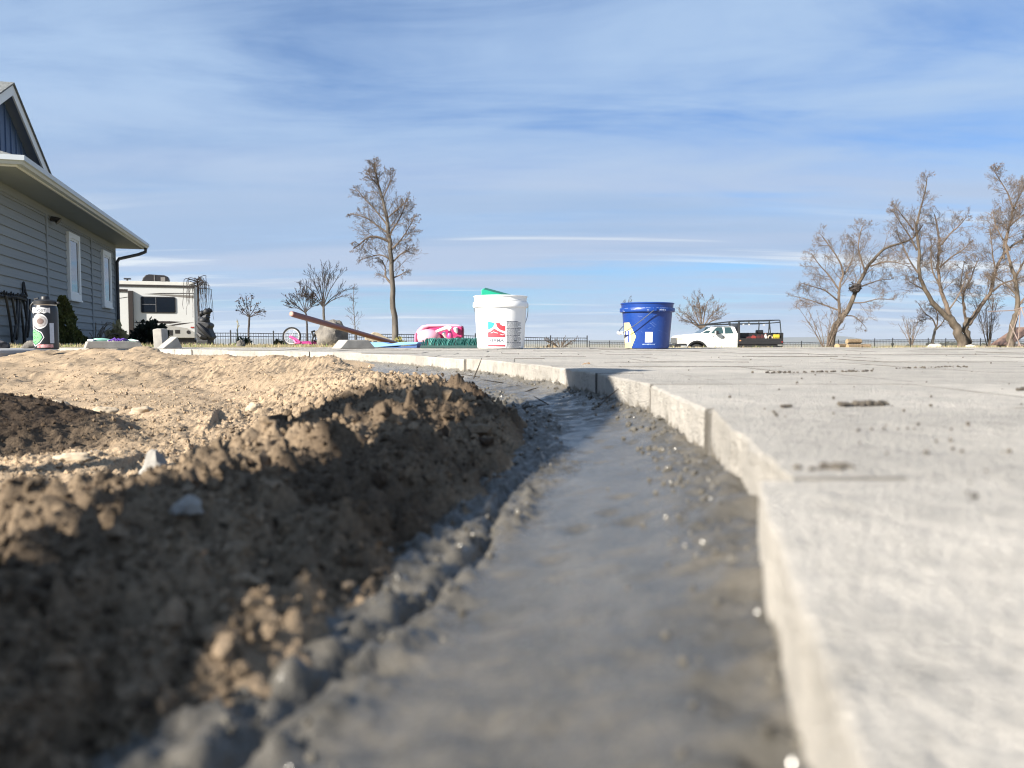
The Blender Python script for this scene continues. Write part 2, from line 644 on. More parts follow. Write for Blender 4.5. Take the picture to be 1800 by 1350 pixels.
def build_patio():
    rg = random.Random(11)
    m = concrete_mat()
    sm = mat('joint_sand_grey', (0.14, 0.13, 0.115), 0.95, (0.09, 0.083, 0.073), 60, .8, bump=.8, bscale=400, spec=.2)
    root = bpy.data.objects.new('patio', None)
    COL.objects.link(root)
    kind(root, 'structure')
    polys = []
    D = 0.31
    k0 = -4
    row = k0
    while True:
        y0 = 0.285 + row * D
        y1 = y0 + D
        if y0 > PATIO_FAR - .05:
            break
        x = -3.4 + rg.random() * .3
        while x < 7.0:
            L = rg.choice((.155, .23, .23, .31, .31))
            polys.append((x, x + L, y0, min(y1, PATIO_FAR)))
            x += L
        row += 1
    out = []
    g2 = .0004
    for (x0, x1, y0, y1) in polys:
        P = [(x0 + g2, y0 + g2), (x1 - g2, y0 + g2), (x1 - g2, y1 - g2), (x0 + g2, y1 - g2)]
        # refine the sides so that the cut follows the curve
        q, s = edge_q(np.array([p[0] for p in P]), np.array([p[1] for p in P]))
        off = rg.uniform(-.006, .004) if y0 > .4 else (-.010 if y0 > .2 else .003)
        q = q - off
        if (q > 0).all():
            continue
        cut = False
        if (q > 0).any():
            cut = True
            R_ = []
            for i in range(4):
                j = (i + 1) % 4
                if q[i] <= 0:
                    R_.append(P[i])
                if (q[i] <= 0) != (q[j] <= 0):
                    lo, hi = 0.0, 1.0
                    for _ in range(14):
                        mid_ = (lo + hi) / 2
                        px = P[i][0] + (P[j][0] - P[i][0]) * mid_
                        py = P[i][1] + (P[j][1] - P[i][1]) * mid_
                        qq = edge_q(np.array([px]), np.array([py]))[0][0] - off
                        if (qq <= 0) == (q[i] <= 0):
                            lo = mid_
                        else:
                            hi = mid_
                    R_.append((P[i][0] + (P[j][0] - P[i][0]) * lo, P[i][1] + (P[j][1] - P[i][1]) * lo))
            P = R_
        A = 0.5 * abs(sum(P[i][0] * P[(i + 1) % len(P)][1] - P[(i + 1) % len(P)][0] * P[i][1] for i in range(len(P))))
        if A < .0035:
            continue
        cx = sum(p[0] for p in P) / len(P)
        cy = sum(p[1] for p in P) / len(P)
        out.append((P, cx, cy, A, cut))
    def shown(o):
        P, cx, cy, A, cut = o
        if cy < 0.03 or abs(cx) > .643 * cy + .16:
            return -1
        return A / max(cy, .05) ** 3 + (.05 if cut else 0)
    out.sort(key=shown, reverse=True)
    rest = MB()
    for i, (P, cx, cy, A, cut) in enumerate(out):
        y0_ = min(p[1] for p in P)
        near = i < 300 and shown(out[i]) > 0
        mb = MB() if near else rest
        # irregular outline
        step = .022 if (near and cy < 2.2) else .07
        Q = []
        for a in range(len(P)):
            p, q_ = P[a], P[(a + 1) % len(P)]
            L = math.hypot(q_[0] - p[0], q_[1] - p[1])
            n = max(1, int(L / step)) if near else 1
            for b in range(n):
                t = b / n
                j = .0005 if b else .0008
                Q.append((p[0] + (q_[0] - p[0]) * t + rg.uniform(-j, j), p[1] + (q_[1] - p[1]) * t + rg.uniform(-j, j)))
        if near:
            Q2 = []
            for (x, y) in Q:
                for e_, sgn in ((min(p[1] for p in P), 1), (max(p[1] for p in P), -1)):
                    if abs(y - e_) < .004:
                        y += sgn * max(0.0, float(vn(np.array([x * 11.0]), np.array([e_ * 37.0 + sgn]), 91)[0]) - .74) * .03
                if cut and abs(edge_q(np.array([x]), np.array([y]))[0][0]) < .012:
                    x += rg.gauss(0, .0011 if y0_ > .2 else .0004)
                    y += rg.gauss(0, .0011 if y0_ > .2 else .0004)
                Q2.append((x, y))
            Q = Q2
        n = len(Q)
        zt = rg.uniform(-.0007, .0005) * (1 if cy < 1.1 else 2.2)
        tx, ty = rg.uniform(-.002, .002), rg.uniform(-.003, .002)
        def zz(x, y):
            return zt + (x - cx) * tx + (y - cy) * ty
        top, rim, bot = [], [], []
        for (x, y) in Q:
            c = (rg.uniform(.0012, .0045) if y0_ > .2 else rg.uniform(.0006, .0018)) if cut and abs(edge_q(np.array([x]), np.array([y]))[0][0]) < .012 else rg.uniform(.0002, .0006) if rg.random() < .95 else rg.uniform(.0015, .004)
            d = math.hypot(x - cx, y - cy)
            k = 1 - c * 1.3 / max(d, .02)
            xi, yi = cx + (x - cx) * k, cy + (y - cy) * k
            top.append((xi, yi, zz(xi, yi)))
            rim.append((x, y, zz(x, y) - c * .8))
            bot.append((x, y, -.062))
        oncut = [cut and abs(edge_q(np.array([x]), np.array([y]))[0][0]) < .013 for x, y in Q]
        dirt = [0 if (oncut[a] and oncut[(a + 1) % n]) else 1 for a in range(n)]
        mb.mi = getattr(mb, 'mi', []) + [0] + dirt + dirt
        mb.add(top + rim + bot, [tuple(range(n))] + [(a, (a + 1) % n, n + (a + 1) % n, n + a) for a in range(n)] + [(n + a, n + (a + 1) % n, 2 * n + (a + 1) % n, 2 * n + a) for a in range(n)])
        if near:
            o = mb.build('paver', m, root)
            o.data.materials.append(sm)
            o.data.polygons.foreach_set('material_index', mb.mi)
    o = rest.build('outlying_pavers', m, root)
    o.data.materials.append(sm)
    o.data.polygons.foreach_set('material_index', rest.mi)
    kind(o, 'stuff')
    # sand swept into the joints
    q_in = MB()
    pts = [(EDGE[i][0], EDGE[i][1]) for i in range(len(EDGE)) if EDGE[i][1] < PATIO_FAR - .02]
    ex, ey = edge_at(np.interp(np.arange(len(pts)), np.arange(len(pts)), ELEN[:len(pts)]), -.02)
    poly = [(ex[i], ey[i]) for i in range(len(pts))] + [(-3.6, 5.59), (7.0, 5.59), (7.0, -.95), (0.3, -.95)]
    q_in.prism(poly, -.08, -.010, lambda u, v, w: (u, v, w))
    q_in.build('joint_sand', sm, root)
    return root


# ------------------------------------------------------------------ wet mortar haunch along the edge
def warp_axis(a, b, fine, k, c=0.0):
    out = [a]
    while out[-1] < b:
        out.append(out[-1] + max(fine, k * abs(out[-1] - c)))
    return np.array(out)


def mortar_h(s, q, x, y):
    w = np.interp(s, [-1, .1, .5, 1.2, 2, 3, 6], [.158, .158, .148, .15, .17, .2, .2])
    z = -.036 + .009 * sstep(s, .45, .15) * sstep(q, .10, .0) - .12 * np.clip(q, 0, .3) - .35 * np.clip(q - w, 0, 1)
    # coarse broken edge against the paver and on the outer lip, trowelled smooth between
    r1 = sstep(q, .045, .004)
    r2 = sstep(q + .018 * fbm(x * 16, y * 16, 3, 37), w - .062, w - .03)
    nearr = sstep(s, .25, .02)
    rough = np.clip(np.maximum(np.maximum(r1, r2), nearr * .30), 0, 1)
    lump = fbm(x * 85, y * 85, 4, 31)
    cl = np.clip(.55 - worley(x * 70, y * 70, 4), -1, .5)
    z = z + rough * (lump * .0045 + cl * .0032 + .0018 * fbm(x * 240, y * 240, 3, 38)) + r1 * .005 * (1 + fbm(x * 14, y * 14, 2, 8)) + r2 * (.001 + .0020 * fbm(x * 30, y * 30, 4, 33) + .0060 * np.abs(fbm(x * 90, y * 90, 5, 35, .66)) + .0025 * fbm(x * 210, y * 210, 3, 36))
    # trowel drag and small pits
    z = z + (1 - rough) * (fbm(x * 38, y * 90, 3, 41) * .0010 + fbm(x * 9, y * 9, 2, 44) * .0018)
    pits = np.clip(.24 - worley(x * 24, y * 24, 9), 0, 1)
    z = z - pits * .012 * (fbm(x * 7, y * 7, 2, 3) > 0)
    z = z + sstep(s, .5, .1) * (.0014 * fbm(x * 55, y * 55, 3, 57) + .004 * np.clip(.35 - worley(x * 30, y * 30, 58), 0, 1))
    # ridged drag lines further along, where the brush pulled the mix
    drag = sstep(s, .55, .95)
    z = z + drag * fbm(x * 30, y * 150, 3, 51) * .0034
    # groove pulled along the lip
    z = z - .008 * np.exp(-((q - (w - .028 + .006 * np.sin(s * 19))) / .004) ** 2) * sstep(s, .75, .4)
    return z, rough


def build_mortar():
    sa = warp_axis(-.35, 4.2, .0028, .0042)
    qa = np.concatenate([np.arange(-.012, .25, .0024), np.arange(.25, .30, .006)])
    S, Q = np.meshgrid(sa, qa, indexing='ij')
    X, Y = edge_at(S.ravel(), Q.ravel())
    X, Y = X.reshape(S.shape), Y.reshape(S.shape)
    Z, rough = mortar_h(S, Q, X, Y)
    V = np.stack([X.ravel(), Y.ravel(), Z.ravel()], 1)
    n = len(qa)
    I = np.arange(len(sa) - 1)[:, None] * n + np.arange(n - 1)[None, :]
    F = np.stack([I, I + 1, I + n + 1, I + n], -1).reshape(-1, 4)
    dry = np.clip(.35 * fbm(X * 12, Y * 12, 3, 71) + .25, 0, 1) * sstep(S, .2, 1.6) + .35 * sstep(S, 1.5, 2.2)
    C = np.stack([rough, dry, np.zeros_like(dry)], -1).reshape(-1, 3)
    m = bpy.data.materials.new('wet_mortar')
    m.use_nodes = True
    g = G(m.node_tree)
    bs = g.n['Principled BSDF']
    vec = g.node('ShaderNodeTexCoord').outputs['Object']
    an = g.node('ShaderNodeAttribute', attribute_name='tone')
    sp = g.node('ShaderNodeSeparateColor')
    g.l.new(an.outputs['Color'], sp.inputs[0])
    n1 = g.noise(vec, 30, 5, .6)
    n2 = g.noise(vec, 260, 4, .6)
    c = g.mix(g.rng(n1, .35, .65), (0.092, 0.084, 0.071), (0.062, 0.058, 0.050))
    c = g.mix(g.math('MULTIPLY', g.rng(n2, .52, .72), .5), c, (0.125, 0.112, 0.09))
    c = g.mix(sp.outputs[1], c, (0.22, 0.20, 0.165))
    g.put(bs, 'Base Color', c)
    g.put(bs, 'Roughness', g.math('ADD', g.math('MULTIPLY', sp.outputs[0], .16), g.rng(n2, .3, .7, .13, .27)))
    bs.inputs['Specular IOR Level'].default_value = .40
    b = g.node('ShaderNodeBump')
    b.inputs['Strength'].default_value = .7
    b.inputs['Distance'].default_value = .0016
    g.put(b, 'Height', n2)
    g.l.new(b.outputs[0], bs.inputs['Normal'])
    kind(np_mesh('mortar_bed', V, F, m, C), 'structure')


# ------------------------------------------------------------------ dug sandy soil
def soil_base(x, y, q, s):
    q0 = np.maximum(q, 0)
    zf = np.interp(q0, [0, .05, .3, .8, 1.4, 3], [-.03, -.014, -.022, -.062, -.098, -.105])
    qc = np.interp(s, [-.5, .1, .4, .7, 1.0, 1.3, 1.7, 2.1, 2.8], [.27, .255, .25, .27, .28, .24, .23, .28, .36])
    zc = np.interp(s, [-.5, .0, .15, .4, .7, 1.0, 1.35, 1.7, 2.1, 2.8], [-.040, -.036, -.030, -.017, -.016, -.017, -.019, -.031, -.040, -.046])
    qt = .128
    up = np.clip((q0 - qt) / (qc - qt), 0, 1)
    up = (1 - (1 - up) ** 2.4)
    zb = -.064 + (zc + .064) * up
    back = np.interp(s, [-.5, .25, .5, 1.5, 2.8], [-.055, -.062, -.105, -.105, -.095])
    dn = sstep(q0, qc + .02, qc + .34)
    zb = zb * (1 - dn) + back * dn
    w = sstep(s, 2.35, 3.2)
    zfield = zf
    z = zb * (1 - w) + np.where(q0 < .16, np.minimum(zfield, -.028), zfield) * w
    # heap of dark planting soil on the left
    r = np.hypot((x + 1.14) / .50, (y - 1.28) / .40)
    heap = .135 * np.clip(1 - r, 0, 1) ** .8
    # unseen spoil heap added left of the lens to shade the near bank
    r2 = np.hypot((x + .56) / .36, (y + .06) / .34)
    shade_heap = .27 * (np.clip(1 - r2 * r2, 0, 1)) ** 1.15
    return z + heap + shade_heap, heap


def soil_dark(x, y, q, s, heap):
    d = sstep(heap, .0, .03)
    blob = np.hypot((x + .84) / .40, (y - 1.20) / .36)
    d = np.maximum(d, sstep(blob + .35 * fbm(x * 5, y * 5, 3, 77), 1.05, .55) * .85)
    crest = np.exp(-((x + .03) / .2) ** 2 - ((y - 1.33) / .24) ** 2)
    d = np.maximum(d, crest * (.9 + .5 * fbm(x * 14, y * 14, 2, 78)))
    bank_shade = (q > .14) * sstep(q, .60, .40) * sstep(s, 1.9, 1.2)  # darker mix puts the bank's shade into its soil colour
    d = np.maximum(d, bank_shade * np.clip(.62 + .55 * fbm(x * 9, y * 9, 4, 80), .05, .85))
    sp = fbm(x * 22, y * 22, 3, 79)
    d = np.maximum(d, sstep(sp, .42, .6) * .55)
    return np.clip(d, 0, 1)


def soil_h(x, y, q, s):
    z, heap = soil_base(x, y, q, s)
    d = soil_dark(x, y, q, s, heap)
    flat = np.exp(-((x + .95) / .6) ** 2 - ((y - 2.0) / .45) ** 2)
    am = np.where(q < .62, 1.15, 1.0) * (1 - .55 * flat)
    am = am * sstep(q, .115, .165)
    z = z + am * fbm(x * 3.2, y * 3.2, 3, 1) * np.where((q < .62) & (s < 2.2), .009, .036)
    bank = (q > .15) * sstep(q, .62, .45) * sstep(s, 2.0, 1.5)
    z = z + am * fbm(x * 11, y * 11, 3, 2) * (.0105 + .003 * bank)
    wx, wy = x + .010 * fbm(x * 45, y * 45, 2, 81), y + .010 * fbm(x * 45, y * 45, 2, 82)
    z = z + bank * (np.abs(fbm(wx * 21, wy * 21, 4, 83, .6)) * .030 - .009)
    rid = np.clip(.30 - np.abs(fbm(wx * 13, wy * 13, 3, 84)), 0, 1)
    z = z - bank * rid * .030
    fine_ = np.where((q < .62) & (s < 2.2), 1.0, .60)
    z = z + am * fine_ * (np.abs(fbm(wx * 40, wy * 40, 5, 85, .65)) * .017 - .004)
    w1 = worley(wx * 75, wy * 75, 3)
    z = z + am * fine_ * (np.clip(.5 - w1, -.15, .5) * .006)
    z = z + am * (fbm(wx * 170, wy * 170, 4, 12, .65) * .0042 - .002)
    return z, d


def sand_colors(d, x, y):
    sand = np.array([0.405, 0.310, 0.215])
    sand2 = np.array([0.305, 0.236, 0.165])
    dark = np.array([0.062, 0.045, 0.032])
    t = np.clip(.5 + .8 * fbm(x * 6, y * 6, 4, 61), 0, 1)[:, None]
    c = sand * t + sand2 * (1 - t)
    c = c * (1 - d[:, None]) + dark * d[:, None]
    return c


def soil_mat(name):
    m = bpy.data.materials.new(name)
    m.use_nodes = True
    g = G(m.node_tree)
    bs = g.n['Principled BSDF']
    vec = g.node('ShaderNodeTexCoord').outputs['Object']
    an = g.node('ShaderNodeAttribute', attribute_name='tone')
    n2 = g.noise(vec, 330, 4, .65)
    n3 = g.noise(vec, 70, 4, .6)
    c = g.mix(g.rng(n2, .3, .7), (.72, .70, .68), (1.22, 1.2, 1.15))
    c = g.mix(1.0, an.outputs['Color'], c, 'MULTIPLY')
    c = g.mix(g.math('MULTIPLY', g.rng(n3, .55, .75), .35), c, g.mix(1.0, c, (.55, .52, .5), 'MULTIPLY'))
    g.put(bs, 'Base Color', c)
    bs.inputs['Roughness'].default_value = .95
    bs.inputs['Specular IOR Level'].default_value = .15
    b = g.node('ShaderNodeBump')
    b.inputs['Strength'].default_value = .8
    b.inputs['Distance'].default_value = .0022
    g.put(b, 'Height', n2)
    g.l.new(b.outputs[0], bs.inputs['Normal'])
    return m


def build_soil():
    xa = warp_axis(-.36, 4.6, .0021, .0046, 0)         # measured leftward from x = 0.36
    xr = []
    x = .30
    while x > -5.9:
        xr.append(x)
        x -= max(.0021, .0042 * (abs(x) - .1))
    xs = np.array(xr[::-1])
    ys = [-.9]
    while ys[-1] < 5.35:
        y = ys[-1]
        ys.append(y + (.014 if y < .02 else max(.0026, .0052 * y)))
    ys = np.array(ys)
    X, Y = np.meshgrid(xs, ys)
    q, s = edge_q(X, Y)
    nx = len(xs)
    Z, d = soil_h(X.ravel(), Y.ravel(), q.ravel(), s.ravel())
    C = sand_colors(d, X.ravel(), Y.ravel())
    V = np.stack([X.ravel(), Y.ravel(), Z], 1)
    I = (np.arange(len(ys) - 1)[:, None] * nx + np.arange(nx - 1)[None, :]).ravel()
    qf = q.ravel()
    keep = (qf[I] > .03) | (qf[I + nx + 1] > .03)
    I = I[keep]
    F = np.stack([I, I + 1, I + nx + 1, I + nx], -1)
    used = np.zeros(len(V), bool)
    used[F.ravel()] = True
    idx = np.cumsum(used) - 1
    m = soil_mat('sandy_soil')
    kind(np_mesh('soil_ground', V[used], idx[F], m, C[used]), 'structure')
    # crumbs and clods lying on it
    rg = np.random.RandomState(5)
    n = 70000
    y = .16 * np.exp(rg.rand(n) * math.log(4.4 / .16))
    x = y * (rg.rand(n) * 1.05 - .74)
    q, s = edge_q(x, y)
    ok = (q > .155) | ((s > 2.5) & (q > .05))
    x, y, q, s = x[ok], y[ok], q[ok], s[ok]
    z, d = soil_h(x, y, q, s)
    n = len(x)
    r = np.exp(rg.randn(n) * .6) * .00105 * np.clip(y, .5, 1.6) ** .5
    r = np.minimum(r * np.where((q < .6) & (s < 2.2), 1, .8), .0050)
    # bigger clods on the freshly thrown bank
    nb = 420
    sb, qb = rg.rand(nb) * 1.75 - .1, .17 + .34 * rg.rand(nb)
    xb, yb = edge_at(sb, qb)
    zb, db = soil_h(xb, yb, qb, sb)
    rb_ = np.minimum(np.exp(rg.randn(nb) * .5) * .0034, .0085)
    x, y, z, d, r = np.r_[x, xb], np.r_[y, yb], np.r_[z, zb], np.r_[d, db], np.r_[r, rb_]
    n = len(x)
    t = (1 + 5 ** .5) / 2
    ico = np.array([(-1, t, 0), (1, t, 0), (-1, -t, 0), (1, -t, 0), (0, -1, t), (0, 1, t), (0, -1, -t), (0, 1, -t), (t, 0, -1), (t, 0, 1), (-t, 0, -1), (-t, 0, 1)])
    ico /= np.linalg.norm(ico[0])
    fi = np.array([(0, 11, 5), (0, 5, 1), (0, 1, 7), (0, 7, 10), (0, 10, 11), (1, 5, 9), (5, 11, 4), (11, 10, 2), (10, 7, 6), (7, 1, 8),
                   (3, 9, 4), (3, 4, 2), (3, 2, 6), (3, 6, 8), (3, 8, 9), (4, 9, 5), (2, 4, 11), (6, 2, 10), (8, 6, 7), (9, 8, 1)])
    jit = .50 + 1.0 * rg.rand(n, 12, 1)
    sc = .55 + .9 * rg.rand(n, 1, 3)
    V = ico[None] * jit * sc * r[:, None, None]
    V = V + np.stack([x, y, z + r * .35], 1)[:, None, :]
    F = (fi[None] + 12 * np.arange(n)[:, None, None]).reshape(-1, 3)
    d = np.clip(d + (rg.rand(n) < .10) * .5, 0, 1)
    c = sand_colors(d, x, y) * (.7 + .6 * rg.rand(n)[:, None])
    m = soil_mat('soil_crumb')
    kind(np_mesh('soil_crumbs', V.reshape(-1, 3), F, m, np.repeat(c, 12, 0), smooth=False), 'stuff')


def soil_point(x, y):
    q, s = edge_q(np.array([x]), np.array([y]))
    z, d = soil_h(np.array([x]), np.array([y]), q, s)
    return float(z[0])


def mortar_point(s, q):
    x, y = edge_at(np.array([s]), np.array([q]))
    z, _ = mortar_h(np.array([s]), np.array([q]), x, y)
    return Vector((float(x[0]), float(y[0]), float(z[0])))
# ------------------------------------------------------------------ house
def build_house():
    L0 = Vector((-10.42, 21.0, -0.1))
    t = Vector((.275, -.9615, 0))
    h = thing('house', 'grey lap-sided single storey house with blue gable on the left', 'house', L0, math.atan2(t.y, t.x))
    sid = mat('grey_siding', (0.255, 0.275, 0.29), 0.75, (0.215, 0.235, 0.25), 2.0, .7, bump=.3, bscale=60, stretch=(.3, 4, 14), rand=.05)
    trim = mat('house_trim', (0.74, 0.75, 0.75), 0.5, vamt=.1)
    dk = mat('downspout_brown', (0.05, 0.05, 0.055), 0.5)
    blue = mat('blue_board', (0.075, 0.125, 0.235), 0.6, vamt=.4)
    shin = mat('shingle', (0.20, 0.205, 0.20), 0.95, (0.09, 0.10, 0.10), 5, .9, bump=.8, bscale=22, stretch=(1, 3, 3))
    sof = mat('soffit_panel', (0.24, 0.27, 0.31), 0.7, vamt=.25, vscale=2)
    LX = 9.9
    HT = 2.62
    MB().bb(0, LX, -7.5, -.03, -.6, HT + .25).build('wall', sid, h)
    bays = [(.12, 2.66), (2.74, 6.24), (6.32, LX)]
    ex = .158
    sh = {}
    for b0, b1 in bays:
        k = 0
        z = -.25
        while z < HT - .02:
            z1 = min(z + ex + .02, HT)
            mb = MB()
            mb.prism([(-.03, z), (.030, z), (.004, z1), (-.03, z1)], b0, b1, lambda u, v, w: (w, u, v))
            mb.build('siding_board', sid, h)
            z += ex
    for x in (2.70, 6.28):
        MB().bb(x - .045, x + .045, -.03, .038, -.3, HT).build('joint_trim', sid, h)
    MB().bb(-.02, .12, -.12, .042, -.3, HT).build('corner_board', sid, h)
    # windows
    gl = mat('window_glass', (0.03, 0.04, 0.05), 0.03, spec=1.0, vamt=0)
    for cx, w, z0, z1 in ((4.42, .92, 1.0, 2.36), (1.22, .92, .98, 2.34)):
        f = MB()
        e = .11
        f.bb(cx - w / 2, cx + w / 2, -.02, .078, z0, z0 + e)
        f.bb(cx - w / 2, cx + w / 2, -.02, .078, z1 - e, z1)
        f.bb(cx - w / 2, cx - w / 2 + e, -.02, .076, z0 + e, z1 - e)
        f.bb(cx + w / 2 - e, cx + w / 2, -.02, .076, z0 + e, z1 - e)
        fo = f.build('window', trim, h)
        s = MB()
        i = e
        for a in (0,):
            s.bb(cx - w / 2 + i, cx - w / 2 + i + .045, -.01, .060, z0 + i, z1 - i)
            s.bb(cx + w / 2 - i - .045, cx + w / 2 - i, -.01, .060, z0 + i, z1 - i)
            s.bb(cx - w / 2 + i + .045, cx + w / 2 - i - .045, -.01, .060, z0 + i, z0 + i + .045)
            s.bb(cx - w / 2 + i + .045, cx + w / 2 - i - .045, -.01, .060, z1 - i - .045, z1 - i)
        s.build('sash', trim, fo)
        MB().bb(cx - w / 2 + i + .04, cx + w / 2 - i - .04, -.012, .050, z0 + i + .04, z1 - i - .04).build('pane', gl, fo)
        MB().bb(cx - w / 2 - .03, cx + w / 2 + .03, .0, .095, z0 - .04, z0 - .002).build('sill', trim, fo)
    # eaves, soffit, fascia, gutter
    ea, eb, oy = -.52, 10.17, .66
    ez = 2.74
    MB().bb(ea + .02, eb - .02, -.02, oy - .02, HT + .0, HT + .025).build('soffit', sof, h)
    MB().bb(LX + .0, eb - .02, -8.0, -.02, HT, HT + .025).build('soffit', sof, h)
    MB().bb(ea + .02, -.02, -8.0, -.02, HT, HT + .025).build('soffit', sof, h)
    MB().bb(0.12, LX, .0, .042, HT - .14, HT - .003).build('frieze_board', sid, h)
    MB().bb(ea, eb, oy - .03, oy, HT - .02, ez).build('fascia', trim, h)
    MB().bb(eb - .03, eb, -8.0, oy - .03, HT - .02, ez).build('fascia', trim, h)
    MB().bb(ea, ea + .03, -8.0, oy - .03, HT - .02, ez).build('fascia', trim, h)
    prof = [(0, 0), (.075, 0), (.095, .035), (.12, .05), (.125, .12), (.115, .12), (.108, .06), (.07, .02), (.01, .012), (.01, .12), (0, .12)]
    gm = mat('gutter_white', (0.42, 0.465, 0.52), 0.35, vamt=.15)
    MB().prism(prof, 0, 1, lambda u, v, w: (eb + .001 + u if w else ea - .02, oy + .001 + u, ez - .12 + v)).build('gutter', gm, h)
    MB().prism(prof, 0, 1, lambda u, v, w: (eb + .001 + u, oy + .001 + u if w else -8.0, ez - .12 + v)).build('gutter', gm, h)
    d = MB()
    d.tube([(ea + .12, oy + .05, ez - .12), (ea + .12, oy + .04, ez - .22), (ea + .18, oy - .12, ez - .30), (-.0, .12, ez - .46), (.03, .075, ez - .55), (.03, .075, -.3)], .043, 8)
    d.build('downspout', dk, h, smooth=True)
    # lower hip roof
    p = .40
    wy = 4.33
    y0, y1 = oy + .03, oy - 2 * wy
    r0, r1 = ea + wy, eb - wy
    rz = ez + p * wy
    mb = MB()
    A, B, C, D_ = (ea - .03, y0, ez), (eb + .03, y0, ez), (eb + .03, y1, ez), (ea - .03, y1, ez)
    E, F = (r0, oy - wy, rz), (r1, oy - wy, rz)
    mb.add([A, B, C, D_, E, F], [(0, 1, 5, 4), (1, 2, 5), (2, 3, 4, 5), (3, 0, 4), (0, 3, 2, 1)])
    mb.build('roof', shin, h, fix=True)
    # cross gable in blue board and batten
    gx, hw, gy = 6.15, 2.35, -.49
    apex, base = 4.86, 4.86 - 2.35 * .52
    def roofz(x):
        return apex - abs(x - gx) * .52
    fy = gy - .24
    mb = MB().prism([(gx - hw, 2.7), (gx + hw, 2.7), (gx + hw, base - .09), (gx, apex - .09), (gx - hw, base - .09)], fy - .1, fy, lambda u, v, w: (u, w, v))
    gw = mb.build('gable_wall', blue, h)
    for k in range(-7, 8):
        x = gx + k * .31
        MB().bb(x - .022, x + .022, fy, fy + .022, 2.72, roofz(x) - .14).build('batten', blue, gw)
    for s in (-1, 1):
        q = [(gx, apex), (gx + s * (hw + .25), apex - (hw + .25) * .52), (gx + s * (hw + .25), apex - (hw + .25) * .52 - .2), (gx, apex - .2)]
        MB().prism(q, gy - .03, gy, lambda u, v, w: (u, w, v)).build('rake_board', trim, h)
        q2 = [(gx, apex - .075), (gx + s * (hw + .24), apex - (hw + .24) * .52 - .075), (gx + s * (hw + .24), apex - (hw + .24) * .52 - .10), (gx, apex - .10)]
        MB().prism(q2, fy - .02, gy - .032, lambda u, v, w: (u, w, v)).build('rake_soffit', sof, h)
        q3 = [(gx, apex + .035), (gx + s * (hw + .30), apex - (hw + .30) * .52 + .035), (gx + s * (hw + .30), apex - (hw + .30) * .52 + .003), (gx, apex + .003)]
        MB().prism(q3, -5.6, gy + .03, lambda u, v, w: (u, w, v)).build('gable_roof', shin, h)
    # soffit lamp
    l = MB()
    l.tube([(6.0, .03, 2.45), (6.0, .12, 2.44), (6.0, .17, 2.40)], [.05, .05, .075], 8)
    l.build('wall_lamp', dk, h, smooth=True)
    # vegetation and hose by the wall
    def wl(lx, ly, z=None):
        n = Vector((.9615, .275, 0))
        q = L0 + t * lx + n * ly
        if z is not None:
            q.z = z
        return q
    blk = mat('black_rubber', (0.012, 0.013, 0.015), 0.45)
    iron = mat('black_iron', (0.02, 0.02, 0.022), 0.55)
    w0 = wl(8.35, .05, .0)
    hs = thing('garden_hose', 'black garden hose hanging in long loops from a scrolled bracket on the house wall', 'hose', w0, math.atan2(t.y, t.x))
    br = MB()
    br.tube([(-.62, 0, .74), (.9, 0, .74)], .03, 6)
    br.tube([(-.66, 0, .80), (-.56, .0, .88), (-.50, 0, 1.02), (-.46, 0, .84), (-.36, 0, .76)], .020, 5)
    br.tube([(-.6, .01, .70), (-.1, .12, .72), (.4, .14, .73), (.8, .02, .72)], .02, 5)
    for k in range(12):
        br.tube([(-.5 + k * .11, .03, .76), (-.45 + k * .11, .05, .80 + .015 * math.sin(k * 2.1)), (-.40 + k * .11, .03, .76)], .012, 4)
    br.tube([(0, -.06, .74), (0, .02, .74)], .03, 5)
    br.build('bracket', iron, hs)
    ho = MB()
    rg = random.Random(4)
    for x0, x1, dz in ((-.5, -.12, .10), (-.35, .1, -.02), (.05, .45, .06), (.15, .75, .02)):
        pts = []
        for i in range(19):
            a = i / 18
            pts.append((x0 + (x1 - x0) * a + .06 * math.sin(a * 6.28), .09 + .01 * math.sin(a * 9), dz + (.74 - dz) * abs(2 * a - 1) ** 2.0))
        ho.tube(pts, .019, 6)
    pts = []
    for i in range(40):
        a = i / 39 * 6.283 * 2.4
        pts.append((-1.15 + .55 * math.cos(a) + .01 * i, .20 + .02 * math.sin(i), .17 + (.18 + .05 * math.sin(i * .7)) * math.sin(a)))
    ho.tube(pts, .019, 6)
    ho.build('hose', blk, hs, smooth=True)
    return wl


def leafy(mb, n, shape, rg, size, dirz=.3):
    """n small leaf quads at points from shape(rg)"""
    for _ in range(n):
        p, out = shape(rg)
        d = Vector((rg.gauss(0, 1), rg.gauss(0, 1), rg.gauss(0, 1))).normalized() * .7 + out + Vector((0, 0, dirz))
        d.normalize()
        s = d.orthogonal().normalized()
        s = Matrix.Rotation(rg.random() * 6.28, 3, d) @ s
        L = size * rg.uniform(.6, 1.4)
        wdt = L * .32
        p = Vector(p)
        mb.add([p - s * wdt * .5, p + d * L * .5 - s * wdt, p + d * L, p + d * L * .5 + s * wdt], [(0, 1, 2, 3)])
    return mb


# ------------------------------------------------------------------ bare winter trees
def twig_mat(name, c1, c2):
    return mat(name, c1, 0.9, c2, 4.0, .95, bump=.9, bscale=12, spec=.15, stretch=(1, 1, .35))


